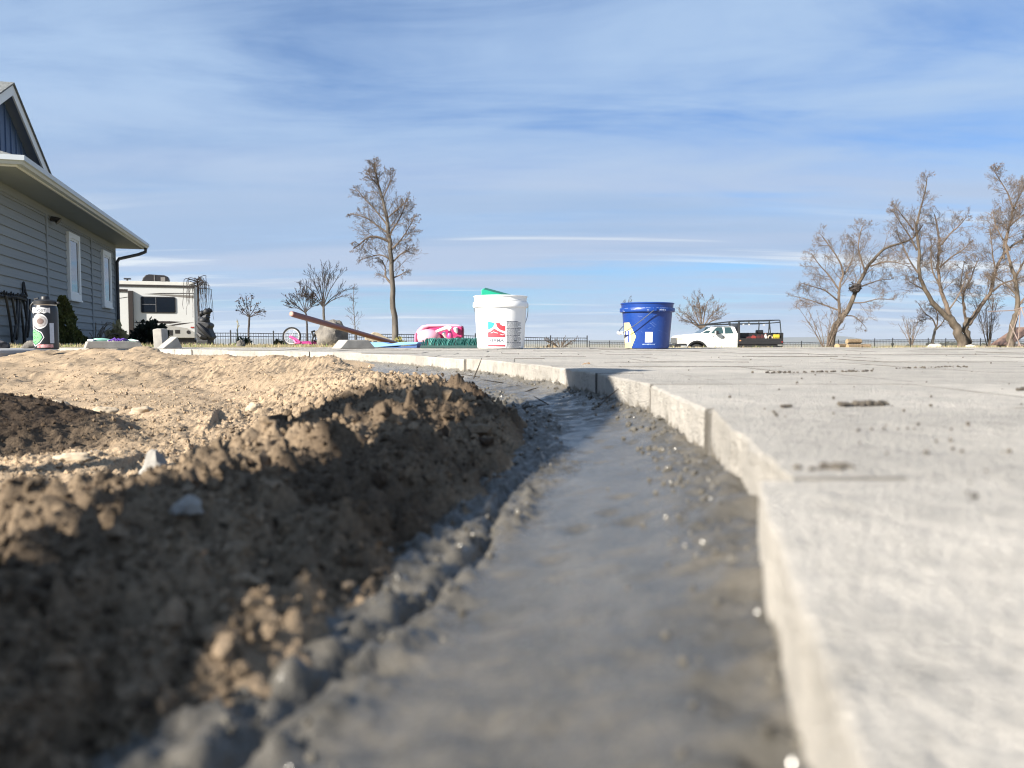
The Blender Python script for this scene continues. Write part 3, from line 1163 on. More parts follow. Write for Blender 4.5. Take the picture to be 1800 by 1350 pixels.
def branch(mb, tips, p, d, L, r, lev, rg, P):
    n = 4 if lev <= 1 else (3 if lev == 2 else 2)
    pts, rad = [p.copy()], [r]
    q = p.copy()
    for i in range(n):
        d = d + Vector((rg.gauss(0, 1), rg.gauss(0, 1), rg.gauss(0, 1))) * P['wob'] + Vector((0, 0, P['up']))
        d.normalize()
        q = q + d * (L / n)
        pts.append(q.copy())
        rad.append(max(r * (1 - .72 * (i + 1) / n), P['rmin']))
    mb.tube(pts, rad, 5 if lev <= 0 else (4 if lev == 1 else 3), cap=False)
    if lev >= P['levels']:
        tips.append((q, d))
        return
    k = P['kids'][min(lev, len(P['kids']) - 1)]
    for i in range(k):
        a = P['f0'] + (1 - P['f0']) * (i + rg.random() * .8) / k
        j = min(int(a * n), n - 1)
        f = a * n - j
        pos = pts[j].lerp(pts[j + 1], min(f, 1))
        dd = (pts[j + 1] - pts[j]).normalized()
        o = dd.orthogonal().normalized()
        o = Matrix.Rotation(rg.random() * 6.283, 3, dd) @ o
        sp = P['spread'] * rg.uniform(.7, 1.25)
        nd = (dd * math.cos(sp) + o * math.sin(sp)).normalized()
        branch(mb, tips, pos, nd, L * P['ratio'] * rg.uniform(.65, 1.2) * (1.1 - .45 * a), max(rad[j] * .55, P['rmin']), lev + 1, rg, P)


def limb_tree(name, label, u, v, Y, limbs, P, seed, mtrunk, mtwig, group=None, leaf=0.0, leafm=None, leafsize=.08, spawn=10, cat='tree', zb=None):
    """limbs: list of (pixel polyline, first radius px, last radius px, spawn count, side length px); first is the trunk"""
    rg = random.Random(seed)
    base = at(u, v, Y)
    gzv = gzs(base.x, base.y) if zb is None else zb
    o = thing(name, label, cat, (base.x, base.y, gzv), 0, group)
    org = Vector((base.x, base.y, gzv))
    px = Y / FPX
    T, Cw = MB(), MB()
    tips = []
    for li, (poly, r0, r1, ns, sl) in enumerate(limbs):
        dep = rg.uniform(-.5, .5) * (0 if li == 0 else 1)
        pts = []
        n = len(poly)
        for i, (a, b) in enumerate(poly):
            w = at(a, b, Y) - org
            w.y += dep * (i / max(1, n - 1)) * abs(sl) * px * .9
            pts.append(w)
        if li == 0:
            pts[0].z = min(pts[0].z, -.05)
        # smooth the polyline
        S = []
        for i in range(n - 1):
            p0, p1, p2, p3 = pts[max(i - 1, 0)], pts[i], pts[i + 1], pts[min(i + 2, n - 1)]
            for j in range(4):
                k = j / 4
                S.append(.5 * ((2 * p1) + (p2 - p0) * k + (2 * p0 - 5 * p1 + 4 * p2 - p3) * k * k + (3 * p1 - p0 - 3 * p2 + p3) * k ** 3))
        S.append(pts[-1])
        m = len(S)
        rad = [max((r0 + (r1 - r0) * (i / (m - 1)) ** .8) * px, P['rmin']) for i in range(m)]
        if li == 0:
            rad[0] *= 1.35
            rad[1] *= 1.1
        for i in range(1, m - 1):
            S[i] = S[i] + Vector((rg.gauss(0, 1), rg.gauss(0, 1), 0)) * rad[i] * .18
        (T if r0 > P.get('trunk_px', 4) or li == 0 else Cw).tube(S, rad, 9 if r0 > 4 else 6, cap=True)
        f0 = P.get('lf0', .3) if li else P.get('tf0', .45)
        for i in range(ns):
            a = f0 + (1 - f0) * (i + rg.random()) / ns
            j = min(int(a * (m - 1)), m - 2)
            pos = S[j].lerp(S[j + 1], a * (m - 1) - j)
            dd = (S[j + 1] - S[j]).normalized()
            oo = Matrix.Rotation(rg.random() * 6.283, 3, dd) @ dd.orthogonal().normalized()
            sp = P['spread'] * rg.uniform(.8, 1.4)
            nd = (dd * math.cos(sp) + oo * math.sin(sp)).normalized()
            L = sl * px * rg.uniform(.6, 1.15) * (1.2 - P.get('taper', .8) * a)
            branch(Cw, tips, pos, nd, L, min(max(rad[j] * .34, P['rmin']), P.get('rside', .03)), 1, rg, P)
    T.build('trunk', mtrunk, o, smooth=True, fix=False)
    cr = Cw.build('branches', mtwig, o, smooth=True, fix=False)
    if leaf and tips:
        lm = MB()
        for (q, d) in tips:
            if rg.random() < leaf:
                for _ in range(2):
                    leafy(lm, 1, lambda g: (q + Vector((g.gauss(0, 1), g.gauss(0, 1), g.gauss(0, 1))) * leafsize * .7, Vector((0, 0, -.4))), rg, leafsize, -.3)
        lf = lm.build('dry_leaves', leafm, cr, fix=False)
        kind(lf, 'stuff')
    return o


def build_trees():
    bark = twig_mat('bark_grey_brown', (0.135, 0.11, 0.086), (0.06, 0.05, 0.04))
    bark2 = twig_mat('bark_pale', (0.15, 0.133, 0.113), (0.075, 0.067, 0.06))
    twg = twig_mat('twig_brown', (0.165, 0.128, 0.10), (0.105, 0.082, 0.066))
    dkt = twig_mat('twig_dark', (0.07, 0.06, 0.055), (0.04, 0.035, 0.035))
    lf = mat('dry_leaf_tan', (0.20, 0.125, 0.085), 0.9, (0.13, 0.075, 0.05), 3, .8, spec=.1)
    lfd = mat('dry_leaf_dark', (0.06, 0.04, 0.03), 0.9, spec=.1)
    # tall lone tree behind the pink can
    P = dict(wob=.08, up=.05, rmin=.0036, rside=.016, levels=4, kids=[7, 5, 5, 3], f0=.12, spread=.72, ratio=.60, tf0=.34, taper=1.0, lf0=.2, trunk_px=5)
    L = [([(696, 612), (694, 570), (690, 510), (686, 440), (679, 380), (668, 335), (661, 305), (658, 286)], 6.6, .7, 40, 66),
         ([(689, 500), (677, 485), (676, 470), (668, 455)], 2.4, .8, 8, 40),
         ([(684, 425), (664, 417), (648, 419), (636, 430), (624, 440)], 2.6, .6, 13, 40),
         ([(683, 410), (665, 398), (642, 382), (614, 374)], 2.0, .5, 13, 40),
         ([(680, 395), (660, 370), (638, 346), (625, 330)], 1.8, .5, 12, 38),
         ([(687, 440), (702, 425), (716, 405), (730, 380)], 2.0, .5, 13, 40),
         ([(687, 465), (700, 450), (711, 441), (724, 434)], 1.8, .5, 9, 34),
         ([(683, 415), (698, 390), (709, 366), (711, 350)], 1.8, .5, 10, 36),
         ([(672, 350), (684, 325), (688, 312), (687, 302)], 1.4, .4, 8, 30),
         ([(668, 330), (655, 316), (649, 308)], 1.4, .4, 8, 30),
         ([(688, 490), (705, 482), (714, 476)], 1.5, .5, 6, 24), ([(686, 455), (668, 448), (648, 452), (630, 458)], 1.6, .5, 10, 36), ([(680, 385), (700, 368), (720, 352)], 1.6, .5, 10, 36)]
    limb_tree('bare_tree', 'tall bare tree standing alone behind the pink watering can', 696, 612, 36, L, P, 3, bark2, twg, leaf=.0, leafm=lf, leafsize=.05)
    # small ornamental trees on the left
    P2 = dict(wob=.09, up=.05, rmin=.0045, rside=.012, levels=3, kids=[5, 4, 3], f0=.3, spread=.42, ratio=.55, tf0=.9, taper=.3, lf0=.3, trunk_px=3)
    fan = lambda x, y, tops, r: [([(x, y), (a, b)], r, .5, 9, 24) for a, b in tops]
    L = [([(570, 606), (570, 580), (569, 553), (568, 538)], 2.6, 2.0, 0, 10)]
    for tp in [(541, 503), (550, 492), (558, 485), (572, 482), (584, 480), (595, 488), (606, 508), (545, 520), (603, 520), (565, 478)]:
        mid = (568 + (tp[0] - 568) * .45, 538 + (tp[1] - 538) * .55)
        L.append(([(568, 540), mid, tp], 1.1, .4, 7, 24))
    limb_tree('ornamental_tree', 'small vase-shaped bare tree behind the raised end of the brown handle', 570, 606, 32, L, P2, 5, bark2, dkt, leaf=.0)
    L = [([(540, 607), (540, 585), (539, 560), (537, 548)], 1.8, 1.5, 0, 10)]
    for tp in [(512, 530), (520, 520), (528, 516), (537, 514), (545, 518), (552, 528), (516, 538), (550, 538)]:
        mid = (537 + (tp[0] - 537) * .5, 548 + (tp[1] - 548) * .5)
        L.append(([(537, 550), mid, tp], .9, .4, 7, 18))
    limb_tree('ornamental_tree', 'short dark round-crowned bare tree left of the vase-shaped one', 540, 607, 26, L, P2, 6, dkt, dkt, leaf=.3, leafm=lfd, leafsize=.04)
    L = [([(437, 606), (437, 585), (438, 560), (438, 556)], 2.0, 1.6, 0, 10)]
    for tp in [(420, 532), (425, 528), (433, 525), (443, 522), (452, 532), (460, 552), (418, 545), (456, 548)]:
        mid = (438 + (tp[0] - 438) * .5, 556 + (tp[1] - 556) * .45)
        L.append(([(438, 558), mid, tp], .8, .4, 4, 9))
    limb_tree('ornamental_tree', 'little standard tree with sparse clustered twigs in front of the picket fence', 437, 606, 26, L, dict(P2, levels=2), 7, dkt, dkt, leaf=.8, leafm=lfd, leafsize=.06)
    P3 = dict(wob=.08, up=.08, rmin=.006, levels=2, kids=[4, 3], f0=.3, spread=.8, ratio=.45, tf0=.2, taper=.6, trunk_px=1)
    L = [([(625, 608), (624, 575), (622, 545), (621, 508)], 1.3, .3, 22, 22)]
    limb_tree('sapling', 'thin bare sapling between the vase-shaped tree and the tall tree', 625, 608, 38, L, P3, 8, bark2, twg)
    L = [([(416, 607), (417, 590), (418, 575), (418, 564)], 1.4, .6, 18, 7)]
    limb_tree('tall_weed', 'dry upright weed stalk left of the little standard tree', 416, 607, 24, L, dict(P3, levels=1), 9, mat('weed_straw', (.35, .30, .16), .9), mat('weed_straw', (.35, .30, .16), .9), cat='plant')
    # weeping tree at the end of the trailer
    rg = random.Random(12)
    b = at(350, 604, 30)
    gz0 = gzs(b.x, b.y)
    o = thing('weeping_tree', 'small weeping tree with drooping bare branches at the rear of the trailer', 'tree', (b.x, b.y, gz0))
    px = 30 / FPX
    top = at(350, 490, 30) - Vector((b.x, b.y, gz0))
    MB().tube([(0, 0, -.05), (.01, 0, top.z * .5), (0, 0, top.z * .8), (-.01, 0, top.z)], [.05, .045, .04, .03], 7).build('trunk', dkt, o, smooth=True)
    br = MB()
    for k in range(34):
        a = rg.random() * 6.283
        rr = rg.uniform(8, 24) * px
        hh = rg.uniform(-4, 5) * px
        z0 = top.z - rg.random() * 18 * px
        dr = rg.uniform(18, 62) * px
        pts = []
        for i in range(12):
            s = i / 11
            if s < .4:
                f = s / .4
                x = rr * math.sin(f * 1.57)
                z = z0 + hh * math.sin(f * 2.4) + 3 * px * math.sin(f * 3.14)
            else:
                f = (s - .4) / .6
                x = rr * (1 + .10 * f)
                z = z0 + hh * math.sin(2.4) - dr * f
            pts.append((x * math.cos(a) + rg.gauss(0, .012), x * math.sin(a) + rg.gauss(0, .012), z))
        br.tube(pts, [.014 - .0007 * i for i in range(12)], 4, cap=False)
    br.build('branches', dkt, o, fix=False)
    # scrubby trees behind the blue bucket and the truck
    P4 = dict(wob=.13, up=.10, rmin=.009, rside=.025, levels=3, kids=[5, 5, 4], f0=.2, spread=.7, ratio=.55, tf0=.3, taper=.4, lf0=.25, trunk_px=2.5)
    L = [([(1238, 612), (1236, 590), (1233, 575)], 2.4, 1.6, 3, 20)]
    for tp in [(1203, 548), (1215, 538), (1228, 526), (1243, 530), (1258, 545), (1196, 560), (1262, 558), (1234, 545)]:
        mid = (1233 + (tp[0] - 1233) * .5, 575 + (tp[1] - 575) * .5)
        L.append(([(1234, 578), mid, tp], 1.5, .5, 8, 26))
    limb_tree('bare_tree', 'low spreading bare tree directly behind the cab of the white truck', 1238, 612, 70, L, P4, 21, bark, twg, leaf=.03, leafm=lf, leafsize=.07)
    L = [([(1110, 612), (1108, 580), (1103, 550)], 1.6, 1.0, 5, 20)]
    for tp in [(1094, 540), (1099, 531), (1105, 527), (1110, 533)]:
        mid = (1103 + (tp[0] - 1103) * .5, 555 + (tp[1] - 555) * .5)
        L.append(([(1104, 560), mid, tp], .6, .25, 4, 9))
    limb_tree('bare_tree', 'thin pale bare tree mostly hidden behind the blue bucket', 1110, 612, 74, L, P4, 22, bark2, bark2)
    # shrub of bare stems left of the leaning tree
    # leaning tree with a nest
    P5 = dict(wob=.11, up=.045, rmin=.0050, rside=.028, levels=4, kids=[6, 6, 5, 3], f0=.10, spread=.76, ratio=.62, tf0=.55, taper=.85, lf0=.22, trunk_px=4.5)
    L = [([(1460, 613), (1463, 590), (1472, 568), (1484, 553)], 6.5, 5.0, 2, 30),
         ([(1484, 553), (1498, 530), (1508, 505), (1522, 480), (1540, 455), (1562, 435), (1590, 426), (1612, 417), (1632, 392)], 4.6, 1.0, 20, 46),
         ([(1478, 560), (1474, 535), (1474, 505), (1480, 480), (1470, 455), (1452, 430), (1440, 415)], 3.2, .7, 16, 50),
         ([(1475, 510), (1458, 485), (1440, 465), (1426, 445)], 1.8, .6, 9, 44),
         ([(1474, 530), (1452, 512), (1432, 505), (1408, 498)], 1.7, .5, 9, 44),
         ([(1472, 545), (1448, 535), (1425, 527), (1400, 520)], 1.6, .5, 9, 42),
         ([(1522, 480), (1515, 455), (1512, 430), (1520, 400), (1528, 392)], 2.0, .6, 12, 42),
         ([(1530, 468), (1548, 462), (1568, 462), (1590, 470)], 1.7, .5, 9, 40),
         ([(1510, 505), (1530, 498), (1550, 492), (1572, 490)], 1.6, .5, 9, 38),
         ([(1497, 532), (1515, 532), (1540, 526), (1565, 528)], 1.5, .5, 8, 36),
         ([(1484, 555), (1500, 556), (1512, 566), (1520, 576)], 1.3, .4, 5, 26),
         ([(1478, 490), (1492, 470), (1500, 450), (1500, 425)], 1.6, .5, 9, 40)]
    limb_tree('bare_tree', 'bare tree leaning to the right with a dark nest in its fork', 1460, 613, 60, L, P5, 31, bark, twg, leaf=.0)
    nb = at(1503, 506, 59.8)
    nt = thing('bird_nest', 'dark twiggy bird nest lodged in the leaning bare tree', 'nest', nb)
    m = MB()
    rg = random.Random(2)
    for k in range(90):
        a, h_ = rg.random() * 6.283, rg.uniform(-.3, .3)
        rr = .42 * math.sqrt(max(.05, 1 - (h_ / .36) ** 2))
        p = Vector((rr * math.cos(a), rr * math.sin(a), h_))
        q = Vector((rr * math.cos(a + .8), rr * math.sin(a + .8), h_ + rg.uniform(-.15, .15))) * rg.uniform(.85, 1.25)
        m.tube([p, (p + q) / 2 * 1.1, q], .03, 3, cap=False)
    m.ball((0, 0, -.04), (.38, .38, .26), 10, 6, jit=.2)
    m.build('woven_twigs', dkt, nt, fix=False)
    # the big spreading pair
    L = [([(1692, 613), (1688, 590), (1676, 570), (1664, 555)], 9.0, 6.0, 0, 30),
         ([(1664, 557), (1642, 535), (1625, 510), (1614, 480), (1612, 440), (1606, 405), (1612, 370), (1619, 340), (1622, 312)], 4.8, .7, 26, 44),
         ([(1672, 563), (1664, 535), (1655, 505), (1652, 470), (1655, 430), (1652, 395), (1648, 375)], 4.4, .8, 24, 46),
         ([(1655, 430), (1672, 410), (1690, 395), (1704, 380)], 2.0, .6, 11, 38),
         ([(1612, 440), (1596, 415), (1580, 395), (1562, 372)], 1.9, .6, 11, 40),
         ([(1614, 480), (1600, 455), (1592, 430), (1585, 410)], 1.8, .6, 10, 34),
         ([(1625, 510), (1605, 500), (1594, 495)], 1.5, .5, 6, 24),
         ([(1606, 405), (1590, 380), (1575, 358)], 1.5, .5, 8, 30),
         ([(1652, 470), (1672, 452), (1690, 440), (1700, 430)], 1.8, .6, 10, 36),
         ([(1655, 505), (1638, 480), (1632, 450), (1630, 420)], 1.9, .6, 11, 36),
         ([(1668, 545), (1682, 525), (1692, 505), (1700, 488)], 1.8, .6, 9, 34)]
    P6 = dict(P5, wob=.13)
    limb_tree('bare_tree', 'tallest forked bare tree at right with two thick bent stems', 1692, 613, 60, L, P6, 32, bark, twg, leaf=.012, leafm=lf, leafsize=.08)
    L = [([(1700, 613), (1700, 595), (1698, 575), (1702, 560)], 6.5, 5.0, 0, 30),
         ([(1702, 570), (1716, 550), (1730, 532), (1745, 512), (1752, 485), (1765, 455), (1785, 432), (1810, 418)], 4.4, 1.5, 22, 44),
         ([(1698, 565), (1696, 540), (1698, 515), (1712, 490), (1722, 468), (1732, 450)], 2.8, .7, 15, 40),
         ([(1697, 545), (1690, 520), (1686, 495), (1690, 460)], 2.0, .6, 11, 36),
         ([(1745, 512), (1762, 500), (1785, 492), (1808, 486)], 2.2, .7, 11, 36),
         ([(1752, 485), (1745, 460), (1740, 430), (1735, 400)], 2.0, .6, 12, 40),
         ([(1765, 455), (1762, 425), (1770, 395), (1776, 370)], 2.0, .6, 12, 40)]
    limb_tree('bare_tree', 'bare tree with one thick stem sweeping right beside the tallest forked one', 1700, 613, 62, L, P6, 33, bark, twg, leaf=.012, leafm=lf, leafsize=.08)
    L = [([(1776, 613), (1777, 590), (1782, 565), (1788, 545), (1789, 520), (1784, 490), (1776, 460)], 6.5, 2.6, 8, 40),
         ([(1776, 462), (1768, 430), (1772, 400), (1778, 370), (1768, 340), (1752, 315), (1744, 303)], 2.6, .6, 24, 44),
         ([(1778, 375), (1792, 350), (1805, 330), (1815, 318)], 1.8, .6, 12, 40),
         ([(1784, 490), (1800, 465), (1815, 440), (1825, 400)], 2.4, .8, 14, 44),
         ([(1776, 440), (1762, 420), (1750, 395), (1746, 370)], 1.8, .6, 12, 40),
         ([(1788, 540), (1806, 515), (1820, 500)], 2.2, .8, 9, 40),
         ([(1787, 520), (1770, 500), (1755, 490), (1742, 480)], 1.8, .6, 10, 36),
         ([(1772, 400), (1788, 385), (1805, 372)], 1.6, .6, 9, 36)]
    limb_tree('bare_tree', 'bare tree at the right edge with a yellow-lichened curved trunk', 1776, 613, 56, L, P6, 34, bark, twg, leaf=.015, leafm=lf, leafsize=.08)
    L = [([(1636, 607), (1641, 590), (1646, 575)], 3.0, 2.2, 0, 20),
         ([(1646, 577), (1638, 560), (1624, 550), (1612, 532)], 1.6, .5, 9, 24),
         ([(1646, 577), (1648, 560), (1644, 545), (1634, 535)], 1.6, .5, 9, 24),
         ([(1645, 580), (1656, 565), (1660, 548)], 1.4, .5, 7, 22),
         ([(1638, 560), (1622, 562), (1612, 568)], 1.0, .4, 5, 16)]
    limb_tree('bare_tree', 'small crooked bare tree leaning behind the rocks at right', 1636, 607, 66, L, P6, 35, bark2, twg)
    # wiry shrubs
    def shrub(label, u, v, Y, n, hpx, spread, seed, m_):
        rg = random.Random(seed)
        L = []
        for k in range(n):
            a = rg.uniform(-spread, spread)
            hh = hpx * rg.uniform(.6, 1.0)
            L.append(([(u + a * .1, v), (u + a * .5, v - hh * .5), (u + a, v - hh)], .8, .35, 4, hpx * .3))
        return limb_tree('wiry_shrub', label, u, v, Y, L, dict(P4, levels=2, tf0=.3, trunk_px=0.1), seed, m_, m_, cat='shrub')
    shrub('thicket of thin arching stems left of the leaning bare tree', 1452, 612, 59, 11, 78, 56, 41, twg)
    shrub('fan of thin bare stems behind the fence right of the log pile', 1602, 606, 82, 9, 55, 22, 42, twg)
    shrub('tangle of thin bare stems between the two thickest trees at right', 1738, 610, 64, 12, 95, 26, 43, twg)
    shrub('brown brush behind the picket fence just left of its end post', 985, 612, 52, 14, 20, 30, 44, twg)
# ------------------------------------------------------------------ things on the paving
def text_flat(body, size):
    cu = bpy.data.curves.new('lettering', 'FONT')
    cu.body = body
    cu.size = size
    cu.align_x = 'CENTER'
    cu.resolution_u = 3
    cu.offset = size * .006
    cu.space_character = 1.08
    o = bpy.data.objects.new('lettering', cu)
    COL.objects.link(o)
    bpy.context.view_layer.update()
    me = bpy.data.meshes.new_from_object(o.evaluated_get(bpy.context.evaluated_depsgraph_get()))
    V = [tuple(v.co) for v in me.vertices]
    F = [tuple(p.vertices) for p in me.polygons]
    bpy.data.objects.remove(o)
    bpy.data.curves.remove(cu)
    bpy.data.meshes.remove(me)
    return V, F


class Wrap:
    """flat shapes laid on a round wall: x is arc length from the front, z the height"""
    def __init__(s, rad, eps=.0006, front=-math.pi / 2):
        s.rad, s.eps, s.front = rad, eps, front
    def p(s, x, z):
        r = s.rad(z)
        w = s.front + x / r
        r += s.eps
        return (r * math.cos(w), r * math.sin(w), z)
    def cols(s, mb, xs, lo, hi, nz=4):
        rows = []
        for x in xs:
            a, b = lo(x), hi(x)
            rows.append([s.p(x, a + (b - a) * k / nz) for k in range(nz + 1)])
        return mb.strip(rows)
    def rect(s, mb, x0, x1, z0, z1, n=6, nz=2):
        return s.cols(mb, [x0 + (x1 - x0) * i / n for i in range(n + 1)], lambda x: z0, lambda x: z1, nz)
    def text(s, mb, body, size, x, z, sx=1.0, skew=0):
        V, F = text_flat(body, size)
        return mb.add([s.p(x + v[0] * sx + skew * v[1], z + v[1]) for v in V], F)
    def poly(s, mb, c, P, n=6):
        """filled outline P (x, z pairs) about the centre c, in n rings so that it hugs the wall"""
        Q = []
        for i in range(len(P)):
            a, b = P[i], P[(i + 1) % len(P)]
            for k in range(4):
                Q.append((a[0] + (b[0] - a[0]) * k / 4, a[1] + (b[1] - a[1]) * k / 4))
        rows = []
        for r in range(n + 1):
            t = r / n
            ring = [s.p(c[0] + (x - c[0]) * t, c[1] + (z - c[1]) * t) for x, z in Q]
            rows.append(ring + ring[:1])
        return mb.strip(rows)


def frange(a, b, n):
    return [a + (b - a) * i / n for i in range(n + 1)]


def bail(R_, mb, a0, side, drop, z0, wire=.0022, reach=1.0):
    """wire handle: ears at angle a0 and opposite, swung to the given side angle and dropped"""
    f = Vector((math.cos(a0), math.sin(a0), 0))
    l = Vector((math.cos(side), math.sin(side), 0))
    pts = []
    for i in range(33):
        th = math.pi * i / 32
        c = math.cos(th)
        s_ = math.sin(th)
        c = math.copysign(abs(c) ** .72, c)
        p = f * (R_ * c) + l * (R_ * reach * s_ * math.cos(drop)) + Vector((0, 0, z0 - R_ * reach * s_ * math.sin(drop)))
        pts.append(p)
    mb.tube(pts, wire, 6)
    return pts


def build_buckets():
    Yb = 4.62
    # ---- white bucket
    c = at(880, 613, Yb)
    wh = mat('bucket_white', (0.80, 0.80, 0.79), 0.38, (0.76, 0.755, 0.74), 14, .5, spec=.5)
    wire = mat('wire_steel', (0.20, 0.22, 0.25), 0.4, metal=.8)
    H = .302
    def rw(z):
        return .1345 + (.150 - .1345) * z / .255
    b = thing('plastic_bucket', 'white plastic bucket with a red and blue logo label holding green tools', 'bucket', (c.x, Yb, .0015))
    prof = [(.126, .0), (.132, .003), (rw(.02), .02), (rw(.236), .236), (.1585, .2365), (.1595, .2405), (.1595, .262), (.1575, .2655), (.1495, .2665),
            (.1515, .294), (.1555, .295), (.156, .301), (.152, .3025), (.149, .299), (.1455, .262), (.131, .012), (.0, .012)]
    MB().lathe(prof, 72).build('shell', wh, b, smooth=True)
    MB().lathe([(.1502, .2712), (.1522, .2722), (.1526, .2755), (.1506, .2765)], 72, closed=True).build('ridge_ring', wh, b, smooth=True)
    hb = MB()
    bail(.160, hb, R(-12), R(78), R(62), .247, .0021, 1.12)
    hb.build('bail_handle', wire, b, smooth=True)
    ear = MB()
    for a in (R(-12), R(168)):
        d = Vector((math.cos(a), math.sin(a), 0))
        ear.tube([d * .155 + Vector((0, 0, .247)), d * .163 + Vector((0, 0, .247))], .010, 12)
    ear.build('handle_ears', wh, b, smooth=True)
    W_ = Wrap(rw)
    PX = .00315            # metres per photograph pixel at the front of the bucket
    U = lambda u: (u - 880) * PX
    Zv = lambda v: (613 - v) * PX
    x0, x1 = U(857), U(888.8)
    zt, zm, zb = Zv(562.8), Zv(580), Zv(592.4)
    xm = x0 + (x1 - x0) * .40
    teal = mat('label_cyan', (0.02, 0.42, 0.72), 0.5, vamt=.05)
    red = mat('label_red', (0.62, 0.045, 0.06), 0.5, vamt=.1)
    mar = mat('label_maroon', (0.36, 0.05, 0.07), 0.5, vamt=.15)
    gry = mat('label_grey_text', (0.10, 0.11, 0.14), 0.5, vamt=.1)
    wp = mat('label_white', (0.82, 0.82, 0.81), 0.45, vamt=.05)
    m = MB()
    W_.rect(m, x0 - .004, U(889.8), Zv(611), zt + .004, 10, 3)
    m.build('label_paper', wp, b, fix=False)
    W2 = Wrap(rw, .0014)
    hh = zt - zb
    # cyan quarter: left arc
    m = MB()
    rr = xm - x0
    W2.cols(m, frange(x0, xm - .0015, 10), lambda x: zt - .42 * hh * math.sqrt(max(0, 1 - ((x - x0) / rr) ** 2)) - .10 * hh, lambda x: zt - .10 * hh * ((x - x0) / rr) ** .5 * 1.2)
    m.build('logo_cyan_quarter', teal, b, fix=False)
    m = MB()
    xr0 = xm + .008
    rr2 = x1 - xr0
    W2.cols(m, frange(xr0, x1, 12), lambda x: zt - .14 * hh - .48 * hh * math.sqrt(max(0, 1 - ((x1 - x) / rr2) ** 2)) , lambda x: zt - (.14 * hh if x < xr0 + rr2 * .45 else (.24 * hh if x < xr0 + rr2 * .62 else .31 * hh)))
    m.build('logo_red_quarter', red, b, fix=False)
    m = MB()
    def top_m(x):
        if x < xm:
            return zb + hh * (.30 + .25 * ((x - x0) / rr) ** 1.6)
        t = (x - xm) / (x1 - xm)
        return zb + hh * (.55 - .33 * t ** .7)
    W2.cols(m, frange(x0, x1, 16), lambda x: zb, top_m)
    m.build('logo_maroon_field', mar, b, fix=False)
    m = MB()
    W3 = Wrap(rw, .0016)
    cur = [(.18, .26), (.32, .29), (.37, .38), (.40, .29), (.55, .26), (.75, .18), (.86, .14), (.92, .19), (1.0, .20)]
    for i in range(len(cur) - 1):
        (a, p_), (c_, q_) = cur[i], cur[i + 1]
        xa, xb_ = x0 + (x1 - x0) * a, x0 + (x1 - x0) * c_
        m.add([W3.p(xa, zb + hh * p_ - .0011), W3.p(xb_, zb + hh * q_ - .0011), W3.p(xb_, zb + hh * q_ + .0011), W3.p(xa, zb + hh * p_ + .0011)], [(0, 1, 2, 3)])
    m.build('logo_white_line', wp, b, fix=False)
    m = MB()
    Wrap(rw, .0034).text(m, 'PERMA', .0245, (x0 + x1) / 2, Zv(600.6), 1.02)
    m.build('label_lettering', gry, b, fix=False)
    m = MB()
    W2.rect(m, x0, x1, Zv(609), Zv(605.8), 8, 1)
    m.build('label_bar', mar, b, fix=False)
    m = MB()
    rg = random.Random(6)
    z = Zv(563.5)
    ln = 0
    while z > Zv(611.5):
        x = U(891.2)
        thick = .0042 if ln % 7 == 0 else .0021
        end = U(891.2) + (.104 if ln % 5 else .085) - (.012 * rg.random())
        while x < end:
            w = rg.uniform(.005, .016)
            W2.rect(m, x, min(x + w, end), z - thick, z, 2, 1)
            x += w + .0022
        z -= thick + .0032
        ln += 1
    o = m.build('label_small_print', gry, b, fix=False)
    kind(o, 'stuff')
    m = MB()
    W3.cols(m, frange(U(906), U(911.5), 6), lambda x: Zv(599) - .0022, lambda x: Zv(599) + .0026, 1)
    m.build('label_dark_spot', mat('label_black', (.02, .02, .03), .5), b, fix=False)
    # tools standing in it
    gr = mat('tool_green', (0.01, 0.33, 0.20), 0.4, (0.008, 0.22, 0.14), 12, .5)
    grd = mat('tool_green_dark', (0.01, 0.10, 0.09), 0.5)
    bl = mat('tool_blue', (0.03, 0.08, 0.42), 0.4)
    p = c + Vector((-.075, .02, .222))
    f = thing('grout_float', 'green float tool slanting up out of the white bucket', 'tool', p)
    q = MB()
    q.prism([(-.055, -.0), (-.02, .0), (.06, .09), (.135, .085), (-.028, .128), (-.045, .120)], -.02, .05, lambda u, v, w: (u + .01, w, v))
    q.build('pad', gr, f, bevel=.004)
    q = MB()
    q.prism([(-.035, .121), (-.024, .130), (.14, .086), (.13, .078)], -.021, .051, lambda u, v, w: (u + .012, w, v))
    q.build('backing_plate', grd, f)
    MB().tube([(.0, .06, -.02), (.01, .075, .04), (.03, .075, .08), (.07, .07, .07)], .012, 8).build('grip', grd, f, smooth=True)
    p = c + Vector((.085, .06, .17))
    f = thing('scrub_pad', 'flat light green pad just showing above the right rim of the white bucket', 'tool', p)
    MB().box((0, 0, .07), (.07, .022, .14)).build('pad', mat('tool_green_light', (.03, .42, .30), .6), f, bevel=.004)
    MB().box((0, .018, .055), (.072, .012, .10)).build('backing_plate', grd, f, bevel=.002)
    p = c + Vector((-.102, .03, .17))
    f = thing('trowel_grip', 'blue rounded tool handle tip above the left rim of the white bucket', 'tool', p)
    MB().tube([(0, 0, 0), (.0, 0, .09), (.0, 0, .13), (0, 0, .142)], [.011, .012, .013, .006], 10).build('grip', bl, f, smooth=True)
    MB().tube([(0, 0, -.05), (0, 0, .0)], .005, 6).build('shank', wire, f, smooth=True)

    # ---- blue bucket
    c = at(1137, 613, Yb)
    bm_ = mat('bucket_blue', (0.004, 0.033, 0.195), 0.36, (0.008, 0.050, 0.24), 9, .6, spec=.5)
    H = .262
    def rb(z):
        return .1255 + (.1445 - .1255) * z / .23
